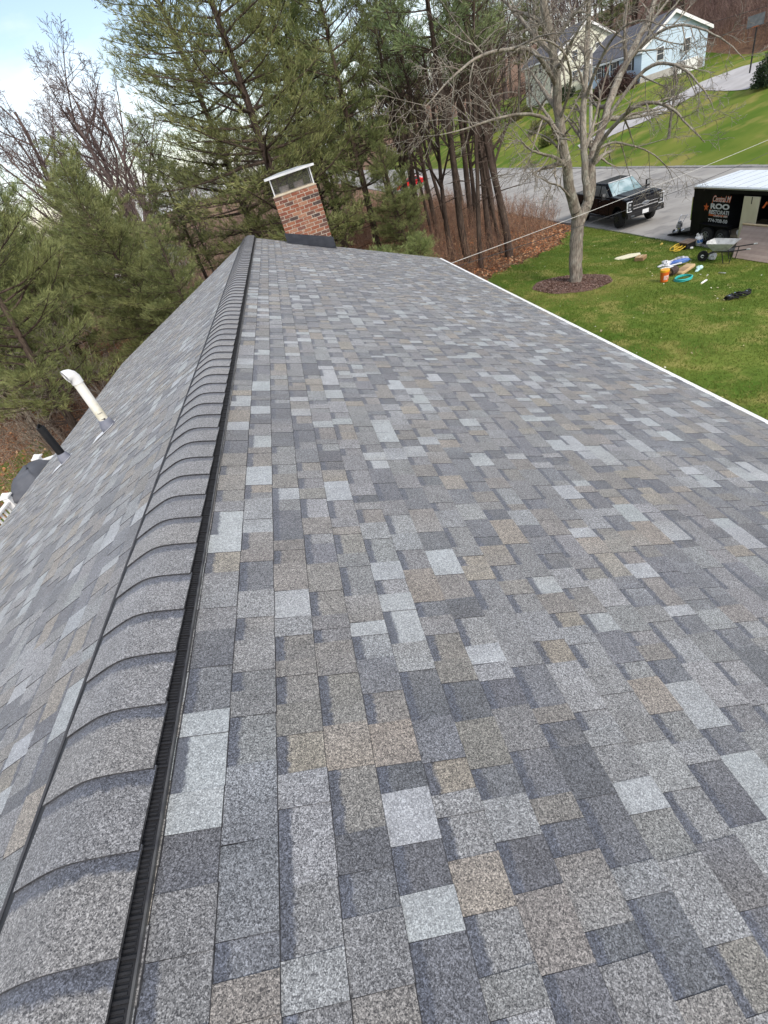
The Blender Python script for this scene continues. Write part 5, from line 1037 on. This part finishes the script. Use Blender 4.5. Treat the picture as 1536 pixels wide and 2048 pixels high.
# yellow rope: overlapping loops
o = thing('yellow_rope', 'heap of coiled yellow rope on the grass near the propane tank', 'rope', base(1358, 500), radians(25)); mb = MB(); rr = random.Random(2)
for k in range(9):
    cx_, cy_ = rr.uniform(-.22, .22), rr.uniform(-.1, .1); a_, b_ = rr.uniform(.22, .42), rr.uniform(.1, .2); ph = rr.uniform(0, 6); mb.tube([(cx_+a_*cos(t)+.02*sin(3*t+ph), cy_+b_*sin(t)+.02*cos(4*t), .03+.012*k+.015*sin(2*t+ph)) for t in np.linspace(0, 2*pi, 22)], .016, 6)
mb.build('loops', pm('rope_yellow', (.62, .40, .03), (.7, .5, .08), 12, .7), o, world=False)
# brown slab over a black crate
o = thing('tool_crate', 'black crate with a brown slab on top beside the yellow rope', 'crate', base(1374, 497), radians(12)); mb = MB(); mb.box((0, 0, .02), (.5, .36, .04))
for s in (-1, 1): mb.box((s*.24, 0, .14), (.02, .36, .2)); mb.box((0, s*.17, .14), (.46, .02, .2))
mb.build('crate_body', m_black, o, world=False); mb = MB(); mb.box((0, .0, .265), (.56, .44, .05), rx=.05); mb.build('slab', pm('slab_brown', (.13, .10, .085), (.19, .15, .125), 5, .9), o, world=False, bevel=.01); mb = MB(); mb.lathe([(0, 0), (.07, .01), (.06, .06), (0, .075)], 12, (-.05, -.26, .0)); mb.build('white_cup', m_white, o, world=False)
# propane tank
o = thing('propane_tank', 'white propane tank with blue label standing by the trailer wheel', 'gas tank', base(1396, 492), radians(70)); mb = MB(); mb.lathe([(.10, 0), (.10, .03), (.09, .035), (.12, .05), (.155, .10), (.158, .30), (.14, .36), (.08, .39), (.0, .395)], 22); tk = mb.build('tank', m_white, o, world=False, smooth=True)
mb = MB()
for k in range(4):
    if k == 3: continue
    for j in range(4): a = k*1.75+j*.3; b_ = a+.3; mb.hexa([(.10*cos(a), .10*sin(a), .36), (.10*cos(b_), .10*sin(b_), .36), (.107*cos(b_), .107*sin(b_), .36), (.107*cos(a), .107*sin(a), .36), (.10*cos(a), .10*sin(a), .48), (.10*cos(b_), .10*sin(b_), .48), (.107*cos(b_), .107*sin(b_), .48), (.107*cos(a), .107*sin(a), .48)])
mb.build('collar', m_white, o, world=False); mb = MB(); mb.lathe([(.025, .38), (.025, .44), (.04, .445), (.04, .47)], 10); mb.build('valve', m_chrome, o, world=False)
mb = MB()
for j in range(8): a = 2.4+j*.22; b_ = a+.22; mb.add([(.160*cos(a), .160*sin(a), .13), (.160*cos(b_), .160*sin(b_), .13), (.160*cos(b_), .160*sin(b_), .26), (.160*cos(a), .160*sin(a), .26)], [(0, 1, 2, 3)])
mb.build('label_wrap', pm('label_blue', (.05, .16, .42), (.6, .65, .75), 9, .5, lo=.5, hi=.56), o, world=False)
# wheelbarrow
o = thing('wheelbarrow', 'grey metal wheelbarrow with black handles standing beside the plank ramp', 'wheelbarrow', base(1440, 524), radians(118)); m_tray = pm('tray_steel', (.46, .47, .46), (.56, .57, .56), 5, .5, c3=(.36, .36, .35), s3=8, metal=.2)
mb = MB(); T_ = [(-.50, -.33), (.46, -.35), (.58, 0), (.46, .35), (-.50, .33)]; B_ = [(-.26, -.2), (.24, -.2), (.3, 0), (.24, .2), (-.26, .2)]; n5 = 5; zt_, zb2 = .70, .44
vs = [(x, y, zt_+(.05 if i in (1, 2, 3) else 0)) for i, (x, y) in enumerate(T_)]+[(x, y, zb2) for x, y in B_]+[(x*.975, y*.965, zt_+(.05 if i in (1, 2, 3) else 0)) for i, (x, y) in enumerate(T_)]+[(x*.97, y*.95, zb2+.015) for x, y in B_]
mb.add(vs, [(i, (i+1) % 5, 5+(i+1) % 5, 5+i) for i in range(5)]+[(10+i, 15+i, 15+(i+1) % 5, 10+(i+1) % 5) for i in range(5)]+[(5, 6, 7, 8, 9), (19, 18, 17, 16, 15)]+[(i, 10+i, 10+(i+1) % 5, (i+1) % 5) for i in range(5)]); mb.build('tray', m_tray, o, world=False)
for s in (-1, 1):
    mb = MB(); mb.tube([(.62, s*.05, .2), (.2, s*.2, .40), (-.4, s*.27, .43), (-.98, s*.3, .50)], .021, 8); mb.build('handle', m_black, o, world=False); mb = MB(); mb.tube([(-.95, s*.3, .497), (-1.06, s*.304, .51)], .026, 8); mb.build('grip', m_tray, o, world=False)
    mb = MB(); mb.tube([(-.1, s*.24, .43), (-.2, s*.26, .0), (-.42, s*.26, .0), (-.48, s*.27, .43)], .016, 6); mb.build('leg', m_black, o, world=False)
mb = MB(); mb.lathe([(.1, -.04), (.19, -.045), (.205, 0), (.19, .045), (.1, .04)], 18, (.66, 0, .205), 'Y'); wl = mb.build('wheel', m_tyre, o, world=False); mb = MB(); mb.lathe([(.1, -.03), (.03, -.05), (.03, .05), (.1, .03)], 12, (.66, 0, .205), 'Y'); mb.build('hub', m_white, wl, world=False)
def blob(name, label, cat, loc, rz, parts):
    """crumpled cloth or plastic: parts = (centre, radii, material, seed)"""
    o = thing(name, label, cat, loc, rz)
    for nm, c, r_, mat, sd_ in parts:
        V = []; F = []; nu, nv = 22, 10; rg_ = random.Random(sd_); ph = [rg_.uniform(0, 6) for _ in range(6)]
        for j in range(nv+1):
            th = pi*j/nv
            for i in range(nu): a = 2*pi*i/nu; k = 1+.16*sin(3*a+ph[0]+2*th)+.12*sin(5*a+ph[1])*sin(2*th+ph[2])+.07*sin(9*a+ph[3]+4*th)+.05*sin(13*th+ph[4]+a); V.append((c[0]+r_[0]*k*sin(th)*cos(a), c[1]+r_[1]*k*sin(th)*sin(a), max(c[2]+r_[2]*k*cos(th), .0)))
        F = [(j*nu+i, j*nu+(i+1) % nu, (j+1)*nu+(i+1) % nu, (j+1)*nu+i) for j in range(nv) for i in range(nu)]; np_obj(nm, V, F, [mat], o, world=False)
    return o
m_plas = pm('white_plastic', (.70, .71, .73), (.60, .61, .64), 7, .4); m_blu = pm('blue_print', (.05, .12, .42), (.10, .2, .5), 5, .4); m_greyp = pm('grey_print', (.22, .23, .25), (.5, .51, .53), 9, .4, lo=.45, hi=.55)
q = base(1347, 532)
blob('crumpled_wrap', 'crumpled white and blue plastic wrapping behind the brown shingle bundle', 'wrapping', q, radians(-15), [('wrap', (-.1, .05, .08), (.42, .22, .10), m_plas, 1), ('blue_fold', (.12, -.08, .10), (.40, .07, .09), m_blu, 2), ('printed_fold', (.25, .1, .12), (.34, .17, .10), m_greyp, 3), ('loose_end', (-.45, -.22, .03), (.36, .07, .04), m_plas, 4), ('twisted_end', (-.30, .05, .14), (.12, .18, .10), m_plas, 6)])
o = thing('shingle_bundle', 'tan wrapped shingle bundle lying in front of the white and blue wrapping', 'bundle', base(1368, 545), radians(22)); mb = MB(); mb.box((0, 0, .08), (.85, .36, .13), ry=-.06); mb.build('wrapped_stack', pm('kraft_wrap', (.46, .32, .17), (.54, .39, .22), 3, .6), o, world=False, bevel=.04); mb = MB(); mb.box((-.1, 0, .152), (.3, .30, .004), ry=-.06); mb.build('printed_label', pm('kraft_print', (.36, .24, .13), rough=.6), o, world=False)
o = thing('dark_roll', 'dark brown rolled membrane between the orange bucket and the tan bundle', 'roll', base(1345, 551), radians(20)); mb = MB(); mb.lathe([(.05, -.16), (.135, -.16), (.14, -.15), (.14, .15), (.135, .16), (.05, .16)], 18, (0, 0, .14), 'X'); mb.build('roll', pm('membrane', (.05, .035, .03), (.09, .065, .055), 5, .7), o, world=False); mb = MB(); mb.lathe([(.045, -.163), (.052, -.163), (.052, .163), (.045, .163)], 14, (0, 0, .14), 'X'); mb.build('core', m_card, o, world=False)
o = thing('orange_bucket', 'orange bucket with yellow lid and white label standing on the grass', 'bucket', base(1328, 564), radians(0)); mb = MB(); mb.lathe([(.0, 0), (.128, 0), (.13, .01), (.146, .30), (.152, .30), (.152, .33), (.15, .345), (.0, .345)], 22); mb.build('pail', pm('bucket_orange', (.68, .13, .02), (.74, .16, .03), 3, .4, spec=.4), o, world=False, smooth=False)
mb = MB(); mb.lathe([(.0, .346), (.157, .346), (.159, .375), (.157, .41), (.145, .42), (.0, .415)], 22); mb.build('lid', pm('lid_yellow', (.72, .36, .02), (.78, .42, .04), 3, .4), o, world=False)
mb = MB(); dvc = CAM-np.array(base(1328, 564)); az = atan2(dvc[1], dvc[0])
for j in range(5): a = az+.5+(j-2.5)*.25; b_ = a+.25; mb.add([(.139*cos(a), .139*sin(a), .08), (.139*cos(b_), .139*sin(b_), .08), (.146*cos(b_), .146*sin(b_), .23), (.146*cos(a), .146*sin(a), .23)], [(0, 1, 2, 3)])
mb.build('label_patch', pm('bucket_label', (.72, .55, .52), (.62, .2, .14), 11, .5, lo=.48, hi=.6), o, world=False); mb = MB(); mb.tube([(.155*cos(t), .155*sin(t)*.9, .30-.16*abs(sin(t))) for t in np.linspace(0, pi, 10)], .005, 5); mb.build('bail', m_chrome, o, world=False)
o = thing('teal_hose', 'flat coil of teal hose on the grass in front of the tan bundle', 'hose', base(1366, 561), 0); mb = MB()
for k in range(5): r_ = .29-.012*(k % 3); mb.tube([(r_*cos(t)*1.02+.012*sin(2*t+k), r_*sin(t)*.9, .025+.017*k+.006*sin(3*t+k)) for t in np.linspace(0, 2*pi, 30)], .016, 7)
mb.tube([(.25, .1, .03), (.36, .15, .02), (.42, .1, .018)], .016, 7); mb.build('coil', pm('hose_teal', (.03, .38, .36), (.05, .46, .43), 4, .45), o, world=False)
blob('work_glove', 'pale aqua plastic bag lying crumpled on the grass past the tan bundle', 'plastic bag', base(1396, 541), .5, [('bag_body', (.08, 0, .04), (.16, .10, .07), pm('aqua_plastic', (.45, .66, .66), (.55, .75, .74), 8, .5), 8), ('bag_neck', (-.14, -.03, .02), (.14, .06, .04), MAT['aqua_plastic'], 9)])
bpy.data.objects['work_glove'].name = 'plastic_bag'
o = thing('white_stick', 'short white strip of trim lying alone on the open grass', 'strip', base(1408, 566), radians(25)); mb = MB(); mb.box((0, 0, .015), (.36, .05, .02)); mb.box((0, .022, .03), (.36, .006, .03)); mb.build('strip', m_white, o, world=False)
o = thing('grey_scrap', 'thin grey metal scrap on the grass below the wheelbarrow', 'scrap', base(1444, 548), radians(100)); mb = MB(); mb.box((0, 0, .012), (.26, .06, .012), ry=.04); mb.box((.02, .028, .022), (.2, .006, .024)); mb.build('strip', m_tray, o, world=False)
# small bits near the foam board
o = thing('yellow_wrapper', 'small yellow wrapper on the grass beyond the foam board', 'wrapper', base(1323, 490), .6); mb = MB(); mb.hexa([(-.1, -.05, 0), (.1, -.04, 0), (.09, .05, 0), (-.08, .06, 0), (-.06, -.03, .05), (.10, -.02, .03), (.06, .03, .06), (-.05, .04, .03)]); mb.build('wrapper', pm('wrapper_yellow', (.62, .48, .12)), o, world=False)
# black safety harness
o = thing('black_harness', 'black safety harness and straps dropped in a heap on the open lawn', 'harness', base(1473, 598), radians(-8)); mb = MB(); rr = random.Random(6)
for k in range(10):
    cx_ = rr.uniform(-.30, .30); w_ = rr.uniform(.07, .17); ph = rr.uniform(0, 6); mb.tube([(cx_+w_*cos(t), .08*sin(t+ph)+rr.uniform(-.04, .04), .05+.03*sin(2*t+ph)+.012*k*.8) for t in np.linspace(0, 2*pi, 16)], .02, 6)
mb.build('webbing', pm('black_webbing', (.010, .010, .011), (.03, .03, .03), 9, .7), o, world=False); mb = MB()
for x_, y_, z_ in ((-.28, -.05, .16), (.12, -.1, .12), (.30, .02, .13), (-.05, .06, .17)): mb.box((x_, y_, z_), (.05, .04, .015), rz=x_*7)
mb.build('buckles', m_chrome, o, world=False); mb = MB(); mb.box((-.24, 0, .09), (.2, .18, .14)); mb.build('pad', m_black, o, world=False, bevel=.04)
blob('white_bag', 'white paper bag lying behind the wheel of the wheelbarrow', 'bag', base(1424, 520), .3, [('bag', (0, 0, .1), (.16, .13, .13), m_plas, 12)])
# motor hand tool / compressor standing on the rear ramp
q = np.array((TX+.25, yr+1.05, 0)); zz = TZ+.05+(fl-.02-TZ-.05)*(1.62-1.05)/1.57
o = thing('roof_cutter', 'small wheeled metal roof cutting machine standing on the lowered trailer ramp', 'machine', (q[0], q[1], zz), radians(200)); mb = MB(); mb.box((0, 0, .28), (.22, .18, .16)); mb.lathe([(.0, 0), (.08, 0), (.09, .08), (.06, .12), (.0, .12)], 12, (0, 0, .36)); mb.build('engine', pm('machine_grey', (.22, .22, .22), (.35, .34, .33), 8, .5), o, world=False, bevel=.015)
mb = MB(); mb.tube([(.05, -.1, .3), (-.25, -.14, .62), (-.34, -.14, .66)], .013, 6); mb.tube([(.05, .1, .3), (-.25, .14, .62), (-.34, .14, .66)], .013, 6); mb.tube([(-.25, -.14, .62), (-.25, .14, .62)], .012, 6); mb.build('handlebar', m_chrome, o, world=False)
mb = MB(); mb.tube([(-.2, -.12, .06), (.25, -.12, .06), (.25, .12, .06), (-.2, .12, .06), (-.2, -.12, .06)], .014, 6); mb.box((0, 0, .13), (.1, .12, .16)); mb.build('frame', m_chrome, o, world=False)
for s in (-1, 1): mb = MB(); mb.lathe([(.03, -.02), (.08, -.02), (.085, 0), (.08, .02), (.03, .02)], 14, (.16, s*.15, .085), 'Y'); mb.build('wheel', m_tyre, o, world=False)
